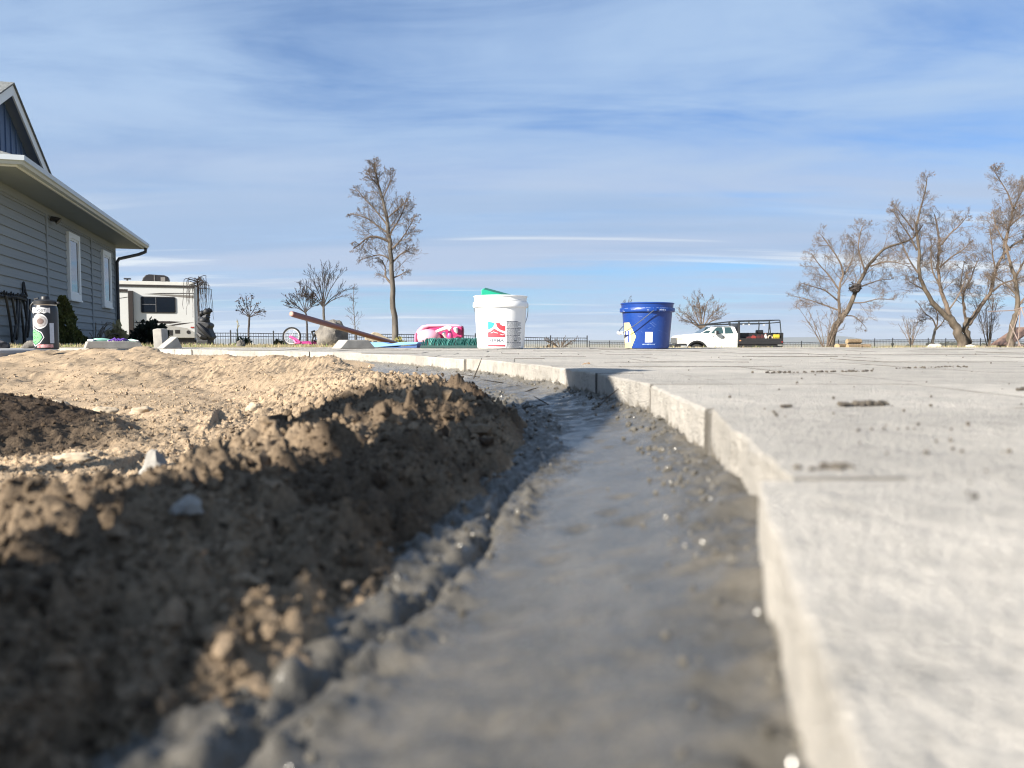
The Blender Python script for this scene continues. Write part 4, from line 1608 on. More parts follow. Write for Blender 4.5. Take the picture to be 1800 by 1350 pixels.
    b = thing('plastic_bucket', 'scuffed blue plastic bucket with a yellow emblem and small white label', 'bucket', (c.x, Yb, .0015))
    prof = [(.118, .0), (.1235, .003), (rb(.02), .02), (rb(.209), .209), (.1565, .2095), (.1575, .213), (.1575, .229), (.1555, .2325), (.1475, .2335),
            (.1495, .254), (.1535, .255), (.154, .260), (.150, .262), (.147, .259), (.143, .23), (.122, .012), (.0, .012)]
    MB().lathe(prof, 72).build('shell', bm_, b, smooth=True)
    hb = MB()
    pts = bail(.1635, hb, R(-84), R(186), R(40), .222, .0024, 1.28)
    ho = hb.build('bail_handle', wire, b, smooth=True)
    MB().tube(pts[14:20], .0085, 10).build('grip', mat('grip_white', (.7, .7, .68), .5), ho, smooth=True)
    ear = MB()
    for a in (R(-84), R(96)):
        d = Vector((math.cos(a), math.sin(a), 0))
        ear.tube([d * .150 + Vector((0, 0, .222)), d * .1655 + Vector((0, 0, .222))], .011, 12)
    ear.build('handle_ears', bm_, b, smooth=True)
    sc = mat('scuff_pale', (0.13, 0.20, 0.45), 0.7, vamt=.6, vscale=120)
    W_ = Wrap(rb, .0005)
    U = lambda u: .139 * math.asin(max(-1, min(1, (u - 1137) * PX / .139)))
    Zv = lambda v: (613 - v) * PX
    m = MB()
    rg = random.Random(9)
    def scratch(u0, v0, u1, v1, w):
        n = 5
        L = []
        for i in range(n + 1):
            t = i / n
            L.append((U(u0 + (u1 - u0) * t) + rg.gauss(0, .0006), Zv(v0 + (v1 - v0) * t) + rg.gauss(0, .0006)))
        m.strip([[W_.p(x, z - w / 2), W_.p(x, z + w / 2)] for x, z in L])
    scratch(1135, 567, 1144, 574, .0022)
    scratch(1138, 565, 1147, 571, .0014)
    scratch(1131, 577, 1137, 575, .0014)
    for k in range(34):
        u, v = rg.uniform(1098, 1172), rg.uniform(552, 608)
        scratch(u, v, u + rg.gauss(0, 4), v + rg.gauss(0, 3), rg.uniform(.0005, .0012))
    m.build('scuff_marks', sc, b, fix=False)
    m = MB()
    Wc = Wrap(lambda z: .1575, .0005)
    for k in range(26):
        x = rg.uniform(-.2, .16)
        z = rg.choice((.2118, .2295, .2295, .22))
        m.strip([[Wc.p(x + i * .006, z - .0006), Wc.p(x + i * .006, z + .0009 * rg.random())] for i in range(rg.randint(2, 6))])
    x = .045
    for k in range(7):
        m.strip([[Wc.p(x + k * .006 + i * .002, .2145 + .002 * (k % 2)), Wc.p(x + k * .006 + i * .002, .222 + .003 * math.sin(k * 2.1))] for i in range(3)])
    m.build('collar_wear', mat('wear_white', (.42, .47, .60), .7, vamt=.7, vscale=150), b, fix=False)
    yel = mat('emblem_yellow', (0.86, 0.70, 0.22), 0.45, vamt=.15)
    xl = -.155
    m = MB()
    W2 = Wrap(rb, .0009)
    xa, xb_ = U(1101), U(1111.5)
    W2.cols(m, frange(xl * 1.25, xa, 8) + frange(xa, xb_, 6)[1:], lambda x: max(.004, Zv(614)) if x < U(1104) else Zv(613) + (Zv(591.5) - Zv(613)) * ((x - U(1104)) / (xb_ - U(1104))), lambda x: Zv(566) if x < xa else Zv(566) + (Zv(591) - Zv(566)) * (x - xa) / (xb_ - xa), 6)
    m.build('emblem_hexagon', yel, b, fix=False)
    m = MB()
    W3 = Wrap(rb, .0013)
    W3.rect(m, xl * 1.2, U(1103), Zv(602), Zv(580), 6, 3)
    m.build('emblem_white_band', wp, b, fix=False)
    m = MB()
    W4 = Wrap(rb, .0017)
    dkb = mat('emblem_blue', (0.02, 0.05, 0.26), 0.45)
    W4.rect(m, U(1098.2), U(1100.4), Zv(602), Zv(580.5), 2, 2)
    W4.rect(m, U(1094.6), U(1096.2), Zv(592), Zv(580.5), 2, 2)
    W4.cols(m, frange(U(1094.6), U(1100.4), 5), lambda x: Zv(592.5) + .2 * (x - U(1094.6)), lambda x: Zv(589.2) + .2 * (x - U(1094.6)), 1)
    W4.rect(m, U(1101.2), U(1102.4), Zv(601.5), Zv(594), 2, 1)
    m.build('emblem_strokes', dkb, b, fix=False)
    m = MB()
    W2.rect(m, U(1127), U(1139.8), Zv(601.4), Zv(583), 6, 2)
    m.build('label_paper', wp, b, fix=False)
    m = MB()
    for k in range(9):
        W3.rect(m, U(1129), U(1138) - (.004 if k in (1, 5) else 0), Zv(587.2 + k * 1.32) - .0021, Zv(587.2 + k * 1.32), 4, 1)
    m.build('label_small_print', mat('label_lilac', (.22, .22, .32), .5), b, fix=False)
    m = MB()
    x = U(1122.5)
    while x < U(1144):
        w = rg.uniform(.003, .0075)
        W2.rect(m, x, x + w, Zv(605.6), Zv(604.2), 2, 1)
        x += w + .0022
    m.build('bottom_print', mat('print_pale', (.35, .45, .70), .5), b, fix=False)


def build_tools():
    # ---- push broom lying on its back behind the white bucket
    g1 = mat('bristle_green', (0.015, 0.125, 0.115), 0.5, (0.01, 0.08, 0.08), 30, .6)
    g2 = mat('bristle_pale', (0.12, 0.38, 0.34), 0.5)
    wd = mat('broom_block_dark', (0.03, 0.075, 0.07), 0.6, bump=.2, bscale=50, stretch=(.4, 4, 4))
    p = at(738, 613.5, 4.95)
    b = thing('push_broom', 'push broom lying with its dark green bristles upward left of the white bucket', 'broom', (p.x, 4.95, .001))
    MB().bb(0, .46, .03, .095, .0, .016).build('block', wd, b, bevel=.003)
    rg = random.Random(3)
    k = 0
    x = .012
    t1, t2 = MB(), MB()
    while x < .45:
        for row in range(4):
            xx = x + row * .004 + rg.uniform(-.003, .003)
            y = .045 + row * .013
            lean = .012 + .010 * rg.random() + (.0 if xx > .06 else -.03 * (1 - xx / .06))
            h = rg.uniform(.040, .052) if xx > .03 else rg.uniform(.02, .04)
            t = t2 if rg.random() < .10 else t1
            for _ in range(3):
                dx, dy = rg.gauss(0, .004), rg.gauss(0, .004)
                t.tube([(xx, y, .014), (xx + lean * .5 + dx * .4, y + dy * .5, .014 + h * .55), (xx + lean + dx, y + dy, .014 + h)], [.0019, .0017, .0010], 4, cap=False)
        x += .0078
    kind(t1.build('bristles', g1, b, fix=False), 'stuff')
    kind(t2.build('pale_bristles', g2, b, fix=False), 'stuff')
    # ---- long brown handle
    br = mat('handle_brown', (0.17, 0.040, 0.022), 0.45, (0.09, 0.026, 0.016), 5, .6, stretch=(1, 1, 1), coat=.3)
    a = at(512, 551.5, 5.0)
    e = at(704, 606.5, 6.5)
    mid = (a + e) / 2
    h = thing('wooden_pole', 'long brown wooden handle sloping from a raised left end down to the light blue foam', 'pole', e)
    MB().tube([a - e, (a - e) * .985, (a - e) * .5, (0, 0, 0)], [.0155, .0190, .0185, .017], 14).build('shaft', br, h, smooth=True)
    dd = (a - e).normalized()
    MB().tube([(a - e) + dd * .0005, (a - e) + dd * .002], [.0128, .0115], 12).build('bare_end', mat('end_grain', (.42, .27, .20), .7), h, smooth=True)
    # ---- light blue foam pieces
    fb = mat('foam_light_blue', (0.20, 0.38, 0.68), 0.6, (0.16, 0.32, 0.62), 6, .4)
    p = at(700, 612.2, 5.2)
    f = thing('foam_sheet', 'light blue flat foam piece tapering left beside the green bristles', 'foam', (p.x, 5.2, .003))
    MB().prism([(-.16, .0), (.13, .02), (.14, .035), (.02, .035)], -.06, .35, lambda u, v, w: (u, w, v)).build('foam', fb, f, bevel=.004)
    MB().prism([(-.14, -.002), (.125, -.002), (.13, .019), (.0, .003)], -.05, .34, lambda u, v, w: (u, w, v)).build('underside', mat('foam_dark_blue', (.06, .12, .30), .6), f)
    p = at(664, 612.2, 5.5)
    f = thing('foam_sheet', 'light blue flat foam piece under the low end of the brown handle', 'foam', (p.x, 5.45, .002))
    MB().prism([(-.16, .0), (.16, .0), (.06, .033), (-.15, .034)], -.05, .14, lambda u, v, w: (u, w, v)).build('foam', fb, f, bevel=.004)
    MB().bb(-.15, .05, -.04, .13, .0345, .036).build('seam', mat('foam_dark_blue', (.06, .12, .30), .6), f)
    # ---- pink watering can
    pk = mat('can_pale_pink', (0.70, 0.33, 0.41), 0.35, vamt=.1)
    mg = mat('can_magenta', (0.42, 0.04, 0.145), 0.35, vamt=.15)
    wt = mat('can_white', (0.75, 0.78, 0.78), 0.35)
    dk = mat('can_dark', (0.04, 0.03, 0.06), .5)
    Y = 6.1
    p = at(770, 611.5, Y)
    px = Y / FPX
    w = thing('watering_can', 'pink toy watering can lying on its side with a magenta handle', 'watering can', (p.x, Y, gzs(p.x, Y) + .0))
    X = lambda u: (u - 770) * px
    Z = lambda v: (611.5 - v) * px
    m = MB()
    m.ball((X(753), .0, Z(595.5)), ((X(775) - X(731)) / 2, .10, .070), 28, 16)
    m.build('body', pk, w, smooth=True)
    m = MB()
    pts = [(X(734), .04, Z(596)), (X(736.5), .04, Z(584)), (X(743), .045, Z(576.5)), (X(752), .05, Z(573.8)), (X(785), .06, Z(573)), (X(806), .07, Z(574.5))]
    m.tube(pts, [.022, .022, .018, .012, .011, .012], 12)
    m.build('carrying_handle', pk, w, smooth=True)
    m = MB()
    m.prism([(X(739), Z(596)), (X(741), Z(583)), (X(747), Z(575.5)), (X(806), Z(575)), (X(806), Z(590)), (X(760), Z(598))], .05, .09, lambda u, v, q: (u, q, v))
    m.build('handle_panel', mg, w, bevel=.008)
    m = MB()
    m.prism([(X(774), Z(574.5)), (X(808), Z(574.0)), (X(812), Z(577)), (X(811.5), Z(612)), (X(774), Z(612)), (X(768), Z(604)), (X(774), Z(590))], .052, .16, lambda u, v, q: (u, q, v))
    m.build('base_shell', mg, w, bevel=.012)
    MB().prism([(X(809.5), Z(573)), (X(812.5), Z(574)), (X(813.8), Z(580)), (X(813), Z(612)), (X(811.2), Z(612)), (X(811.8), Z(579))], .05, .165, lambda u, v, q: (u, q, v)).build('shade_strip', mat('can_shade_plum', (.16, .02, .07), .5), w, bevel=.004)  # dark strip painting the shaded right side of the magenta shell
    MB().tube([(X(768), -.03, Z(584)), (X(780), -.05, Z(579.5)), (X(788), -.06, Z(576.5)), (X(793.5), -.065, Z(580))], [.011, .013, .016, .019], 12).build('spout', wt, w, smooth=True)
    MB().tube([(X(780), -.02, Z(586)), (X(784), .0, Z(594))], [.016, .012], 10).build('spout_collar', wt, w, smooth=True)
    m = MB()
    m.ball((X(791), -.01, Z(593)), (.024, .03, .05), 14, 10)
    m.build('rose', mat('can_hot_pink', (.75, .07, .25), .35), w, smooth=True)
    MB().tube([(X(800), .03, Z(577)), (X(801), .035, Z(582)), (X(803), .04, Z(586))], [.017, .016, .008], 10).build('filler_cap', wt, w, smooth=True)
    MB().ball((X(732.5), -.02, Z(597)), (.015, .05, .05), 12, 8).build('side_recess', mat('can_rose', (.62, .16, .27), .4), w, smooth=True)
    MB().tube([(X(779), -.01, Z(597)), (X(790), .0, Z(609))], [.014, .012], 8).build('strap', dk, w, smooth=True)


def rock(name, label, u, v, Y, r, seed, m, cat='rock', z=None, flat=False, group=None, rz=0.0):
    rg = random.Random(seed)
    p = at(u, v, Y)
    z = gzs(p.x, Y) if z is None else z
    mb = MB()
    nu, nv = 34, 22
    vs_, fs = [], []
    off = Vector((rg.random() * 50, rg.random() * 50, rg.random() * 50))
    planes = [(Vector((rg.gauss(0, 1), rg.gauss(0, 1), rg.gauss(.3, .6))).normalized(), rg.uniform(.62, .9)) for _ in range(12)]
    for j in range(nv + 1):
        ph = math.pi * j / nv - math.pi / 2
        for i in range(nu):
            th = 2 * math.pi * i / nu
            d = Vector((math.cos(ph) * math.cos(th), math.cos(ph) * math.sin(th), math.sin(ph)))
            k = 1.0
            for n_, h_ in planes:
                dn = d.dot(n_)
                if dn > 0.01:
                    k = min(k, h_ / dn)
            k *= 1 + .16 * mnoise.fractal(d * 2.0 + off, .9, 2.1, 5)
            vs_.append((d.x * r[0] * k, d.y * r[1] * k, max(d.z * r[2] * k, -r[2] * .35)))
    for j in range(nv):
        for i in range(nu):
            i2 = (i + 1) % nu
            fs.append((j * nu + i, j * nu + i2, (j + 1) * nu + i2, (j + 1) * nu + i))
    mb.add(vs_, fs)
    o = mb.build(name, m, smooth=True)
    o.location = (p.x, Y, z + r[2] * .30)
    o.rotation_euler = (0, 0, rz)
    return tag(o, label, cat, group)


def build_left_items():
    cg = mat('cut_stone_grey', (0.34, 0.325, 0.295), 0.92, (0.22, 0.21, 0.195), 14, .8, bump=.8, bscale=160)
    bou = mat('boulder_basalt', (0.20, 0.18, 0.155), 0.95, (0.085, 0.078, 0.07), 9, .9, bump=1, bscale=26)
    rock('boulder', 'rough brown-grey boulder under the raised brown handle', 583, 606, 9.0, (.205, .19, .225), 3, bou)
    tan = mat('rock_tan', (0.42, 0.35, 0.25), 0.95, (0.25, 0.20, 0.14), 6, .8, bump=.6, bscale=25)
    def block(label, uvs, Y, dep, m=cg, name='paving_stone', cat='paving stone', z=0.001, rz=0):
        us = sum(a for a, _ in uvs) / len(uvs)
        p = at(us, 613, Y)
        px = Y / FPX
        vb = max(b for _, b in uvs)
        zb = z
        mb = MB().prism([((a - us) * px, (vb - b) * px) for a, b in uvs], -dep / 2, dep / 2, lambda u, v, w: (u, w, v))
        o = mb.build(name, m, bevel=.004)
        o.location = (p.x, Y, zb)
        o.rotation_euler = (0, 0, rz)
        return tag(o, label, cat)
    block('grey wedge-shaped cut paving stone in front of the boulder', [(588, 613), (655, 613), (641, 598), (602, 598)], 4.75, .13, rz=.62)
    block('upright pale paving stone standing on end in front of the trailer', [(276, 611), (292, 611), (290, 577.5), (283, 576.5), (274.5, 578.5)], 4.9, .09)
    block('dark triangular paving stone propped against the upright pale one', [(281, 611), (315, 611), (306, 590)], 4.75, .12, rz=.7)
    block('flat grey paving stone carrying bright plastic toys', [(154, 610.5), (245, 610.5), (239, 598.5), (158, 598.5)], 4.85, .17, rz=.55)
    # flagstone offcuts behind the handle
    block('tan angular flagstone leaning behind the middle of the brown handle', [(648, 607), (684, 607), (688, 598), (664, 585), (657, 584), (642, 594)], 9.6, .12, tan, 'flagstone', 'flagstone', gzs(-1.6, 9.6), .3)
    block('small tan flagstone lying under the leaning flagstone', [(641, 607), (664, 607), (660, 599), (644, 600)], 9.3, .10, tan, 'flagstone', 'flagstone', gzs(-1.6, 9.3), -.3)
    rock('stone', 'smooth grey dome-shaped stone beside the black bottle', 55, 611, 5.1, (.055, .05, .038), 15, bou, cat='stone', z=.0)
    rock('stone', 'dark stone cut by the left picture edge near the bottle', 2, 609, 5.2, (.05, .05, .045), 16, mat('stone_black', (.03, .03, .035), .8), cat='stone', z=.0)
    rock('stone', 'small grey pointed stone on the lawn under the picket fence', 424, 607, 7.0, (.042, .05, .045), 17, bou, cat='stone')
    # toys on the flat paving stone
    mint = mat('toy_mint', (0.22, 0.44, 0.36), 0.4)
    pur = mat('toy_purple', (0.13, 0.06, 0.33), 0.4)
    wht = mat('toy_white', (0.75, 0.75, 0.78), 0.4)
    px = 4.85 / FPX
    def q(u, v, dy=0.0):
        k = at(u, 613, 4.85)
        return Vector((k.x, 4.85 + dy, (610.5 - v) * px + .001))
    t = thing('toy_shovel', 'mint and white plastic toy lying left on the flat paving stone', 'toy', q(178, 598.5))
    MB().tube([(-.06, 0, .004), (-.03, -.01, .009), (.01, .0, .010), (.05, .02, .008)], [.006, .010, .011, .005], 8).build('body', mint, t, smooth=True)
    MB().box((-.045, -.03, .007), (.035, .02, .012)).build('tip', wht, t, bevel=.003)
    t = thing('toy_ribbon', 'purple crumpled plastic toy in the middle of the flat paving stone', 'toy', q(207, 598.5, -.02))
    m = MB()
    rg = random.Random(8)
    for k in range(5):
        m.tube([(-.04 + k * .018, rg.uniform(-.02, .02), .004), (-.02 + k * .018, rg.uniform(-.02, .02), .012 + .006 * rg.random()), (.0 + k * .018, rg.uniform(-.02, .02), .005)], [.004, .007, .003], 6)
    m.build('folds', pur, t, smooth=True)
    MB().tube([(-.06, .02, .003), (.06, .025, .006)], .004, 6).build('stick', wht, t, smooth=True)
    t = thing('toy_shovel', 'pale mint plastic toy lying right on the flat paving stone', 'toy', q(231, 598.5))
    MB().tube([(-.035, 0, .004), (.0, .0, .008), (.035, -.01, .004)], [.004, .008, .005], 8).build('body', mint, t, smooth=True)
    MB().tube([(.03, -.01, .005), (.05, -.015, .004)], [.004, .003], 6).build('tip', wht, t, smooth=True)
    # black bottle with stickers
    Y = 4.4
    px = Y / FPX
    p = at(82, 609, Y)
    blk = mat('bottle_black', (0.012, 0.014, 0.02), 0.35)
    lid = mat('lid_black', (0.016, 0.016, 0.018), 0.5)
    base = (p.x, Y, .0005)
    b = thing('water_bottle', 'black insulated water bottle covered in stickers at left', 'bottle', base)
    rB = 19.4 * px
    z = lambda v: max(0.0, (612.5 - v) * px)
    MB().lathe([(rB * .93, 0), (rB, .004), (rB, z(547)), (rB * .97, z(541)), (rB * .90, z(537)), (rB * .88, z(536))], 48).build('flask', blk, b, smooth=True)
    MB().lathe([(rB * .88, z(536.4)), (rB * .90, z(537.5) + .006), (rB * .90, z(534)), (rB * .88, z(533.8))], 48, closed=True).build('neck_ring', mat('steel_ring', (.5, .5, .52), .3, metal=1), b, smooth=True)
    l = MB()
    l.lathe([(rB * .86, z(535)), (rB * .93, z(534.6)), (rB * .94, z(529)), (rB * .80, z(526.5)), (rB * .36, z(525.8)), (rB * .34, z(521)), (rB * .30, z(520.2)), (.0, z(520.1))], 40)
    lo = l.build('lid', lid, b, smooth=True)
    MB().tube([(-rB * .7, 0, z(529)), (-rB * 1.05, 0, z(531)), (-rB * 1.30, 0, z(536)), (-rB * 1.34, 0, z(542)), (-rB * 1.2, 0, z(547)), (-rB * .95, 0, z(548.5))], [.007, .006, .005, .005, .005, .006], 8).build('carry_loop', lid, lo, smooth=True)
    MB().tube([(-rB * .85, 0, z(529)), (-rB * .95, 0, z(525)), (-rB * .6, 0, z(523.5))], .006, 6).build('lid_hook', lid, lo, smooth=True)
    MB().tube([(rB * .9, 0, z(532)), (rB * 1.22, 0, z(531.5))], [.005, .007], 6).build('lid_tab', lid, lo, smooth=True)
    W_ = Wrap(lambda q_: rB, .0006)
    W2 = Wrap(lambda q_: rB, .0012)
    W3 = Wrap(lambda q_: rB, .0018)
    U = lambda u: rB * math.asin(max(-.99, min(.99, (u - 82) * px / rB)))
    whs = mat('sticker_white', (0.68, 0.69, 0.70), 0.4, vamt=.1)
    gr = mat('sticker_green', (0.16, 0.55, 0.19), 0.4, vamt=.2)
    drk = mat('sticker_dark', (0.03, 0.045, 0.09), 0.45)
    gyl = mat('sticker_grey', (0.42, 0.42, 0.42), 0.5, (0.2, .17, .17), 120, .8)
    m = MB()
    W_.cols(m, frange(U(65), U(97), 16), lambda x: z(549.5) + .0035 * math.sin(x * 190), lambda x: z(540.5) + .0015 * math.sin(x * 120), 2)
    m.build('band_sticker', whs, b, fix=False)
    m = MB()
    Wrap(lambda q_: rB, .0022).text(m, 'OOST', .021, U(83), z(547.4), 1.0)
    m.build('band_lettering', drk, b, fix=False)
    def disc(wr, m_, u, v, ru, rv, n=24):
        wr.poly(m_, (U(u), z(v)), [(U(u) + ru * px * math.cos(6.283 * k / n), z(v) + rv * px * math.sin(6.283 * k / n)) for k in range(n)])
    m = MB(); disc(W_, m, 82, 564, 13, 13); m.build('round_sticker', whs, b, fix=False)
    m = MB(); disc(W2, m, 82.5, 564, 10.5, 10.5); m.build('round_sticker_picture', gyl, b, fix=False)
    m = MB(); disc(W3, m, 83.5, 564, 5.5, 5); m.build('round_sticker_centre', mat('sticker_brown', (.16, .11, .10), .5, vamt=.8, vscale=200), b, fix=False)
    m = MB()
    W_.cols(m, frange(U(63.6), U(71), 6), lambda x: z(578) + .2 * (x - U(63.6)), lambda x: z(556) - .35 * (x - U(63.6)), 2)
    m.build('side_sticker', whs, b, fix=False)
    def hexa(wr, k, mt, nm):
        P = [(70.5, 576), (84.5, 583.5), (88, 592), (82, 601), (73, 606.5), (65.5, 600), (64.5, 582)]
        cu, cv = 74.5, 591
        m_ = MB()
        wr.poly(m_, (U(cu), z(cv)), [(U(cu + (a - cu) * k), z(cv + (b_ - cv) * k)) for a, b_ in P])
        m_.build(nm, mt, b, fix=False)
    hexa(W_, 1.08, whs, 'badge_border')
    hexa(W2, .97, drk, 'badge_outline')
    hexa(W3, .85, gr, 'badge_sticker')
    m = MB()
    W4 = Wrap(lambda q_: rB, .0026)
    for (u0, v0, u1, v1) in ((69, 583.5, 74, 583.5), (71.5, 583.5, 70.5, 587), (74, 586, 76, 587), (69, 592, 72, 590), (70, 593.5, 72, 593.5), (74, 591, 75.5, 594), (77.5, 591, 79.5, 593), (71, 600, 75.5, 598), (71, 600.5, 73, 602.5), (75.5, 598, 74, 602)):
        x0, x1, a, c = U(u0), U(u1), z(v0), z(v1)
        t = .0018
        m.add([W4.p(x0, a - t), W4.p(x1, c - t), W4.p(x1 + .001, c + t), W4.p(x0 + .001, a + t)], [(0, 1, 2, 3)])
    m.build('badge_drawing', mat('sticker_dark_green', (.015, .09, .04), .5), b, fix=False)
    m = MB()
    W_.rect(m, U(96), U(99.9), z(602), z(567), 4, 4)
    m.build('narrow_sticker', mat('sticker_pale_blue', (.42, .48, .58), .5, vamt=.5, vscale=90), b, fix=False)
    m = MB()
    W2.rect(m, U(77), U(99), z(609.5), z(604), 10, 2)
    m.build('red_base_sticker', mat('sticker_red', (.40, .07, .09), .5, (.62, .45, .45), 90, .9), b, fix=False)
    # concrete path at the far left
    kind(MB().bb(-6.4, -2.86, 4.45, 5.56, -.12, -.003).build('path', mat('smooth_concrete', (0.30, 0.30, 0.30), .8, vamt=.5, vscale=3), bevel=.02), 'structure')
    # small evergreen and winter plants by the house
    conif = mat('conifer_green', (0.075, 0.085, 0.022), 0.8, (0.035, 0.045, 0.02), 9, .9, spec=.2)
    p = at(113, 605, 13.2)
    z0 = gzs(p.x, 13.2)
    s = thing('conifer_shrub', 'narrow cone-shaped evergreen shrub between the bottle and the house wall', 'shrub', (p.x, 13.2, z0))
    rg = random.Random(5)
    def cone(g):
        h_ = g.random() ** 1.25
        r = (.27 * (1 - h_) + .025) * math.sqrt(g.uniform(.35, 1))
        a = g.random() * 6.283
        wob = 1 + .25 * math.sin(3 * a + 9 * h_)
        return (r * wob * math.cos(a), r * wob * math.sin(a), .02 + h_ * .76), Vector((math.cos(a) * .5, math.sin(a) * .5, .9))
    fo = leafy(MB(), 5200, cone, rg, .05, .5).build('foliage', conif, s, fix=False)
    kind(fo, 'stuff')
    MB().tube([(0, 0, -.03), (0, 0, .7)], [.02, .006], 6).build('stem', mat('bark_dark', (.07, .055, .045), .9), s, smooth=True)
    def bush(name, label, u, v, Y, w, h, n, m_, seed, leaf=.05, cat='shrub'):
        rg = random.Random(seed)
        p = at(u, v, Y)
        o = thing(name, label, cat, (p.x, Y, gzs(p.x, Y)))
        def f(g):
            a, e = g.random() * 6.283, math.asin(g.uniform(-.1, 1))
            r = g.uniform(.45, 1) * (1 + .25 * math.sin(3 * a + seed))
            return (w * r * math.cos(a) * math.cos(e), w * r * math.sin(a) * math.cos(e), h * r * math.sin(e) + .02), Vector((math.cos(a) * math.cos(e), math.sin(a) * math.cos(e), math.sin(e)))
        kind(leafy(MB(), n, f, rg, leaf, .3).build('foliage', m_, o, fix=False), 'stuff')
        st = MB()
        for k in range(7):
            a = k * .9
            st.tube([(0, 0, -.03), (w * .4 * math.cos(a), w * .4 * math.sin(a), h * .4), (w * .8 * math.cos(a), w * .8 * math.sin(a), h * .75)], [.015, .01, .004], 4, cap=False)
        st.build('stems', mat('bark_dark', (.07, .055, .045), .9), o, fix=False)
        return o
    dg = mat('shrub_dark', (0.022, 0.03, 0.018), 0.8, (0.012, .016, .012), 6, .8, spec=.2)
    bush('evergreen_shrub', 'dark spiky evergreen shrub in front of the trailer side', 264, 606, 20, .40, .52, 2600, dg, 5, .12)
    bush('evergreen_shrub', 'small round dark green shrub at the foot of the little standard tree', 427, 606, 24, .22, .34, 900, mat('shrub_green', (.03, .05, .022), .8), 6, .07)
    bush('evergreen_shrub', 'low dark shrub beside the fence left of the bicycle wheel', 491, 606, 22, .16, .2, 500, mat('shrub_olive', (.09, .08, .035), .85), 7, .07)
    straw = mat('weed_straw', (.35, .30, .16), .9)
    bush('dry_grass_clump', 'pale dry grass clump at the house corner under the downspout', 206, 606, 18, .10, .40, 240, straw, 8, .16, 'grass')
    bush('dry_grass_clump', 'yellow-green tuft at the foot of the tall lone tree', 702, 610, 34, .28, .36, 500, mat('weed_olive', (.22, .20, .07), .9), 9, .2, 'grass')
    bush('dry_grass_clump', 'brown rough growth in front of the fence right of the white bucket', 960, 612, 30, .55, .26, 900, mat('weed_brown', (.26, .19, .11), .9), 10, .15, 'grass')
    # bare arching twigs by the wall
    rg = random.Random(15)
    p = at(165, 605, 16.2)
    o = thing('bare_shrub', 'spindly leafless shrub against the house wall right of the evergreen', 'shrub', (p.x, 16.2, gzs(p.x, 16.2)))
    m = MB()
    for k in range(9):
        a = rg.uniform(-.42, .42)
        h_ = rg.uniform(.25, .48)
        m.tube([(a * .2, 0, 0), (a * .6, rg.uniform(-.1, .1), h_ * .7), (a, rg.uniform(-.1, .1), h_), (a * 1.35, 0, h_ * .92)], [.012, .010, .008, .004], 4, cap=False)
        m.tube([(a * .6, 0, h_ * .7), (a * .5, .05, h_ * 1.05)], [.006, .003], 4, cap=False)
    m.build('stems', mat('stem_grey', (.16, .14, .12), .9), o, fix=False)
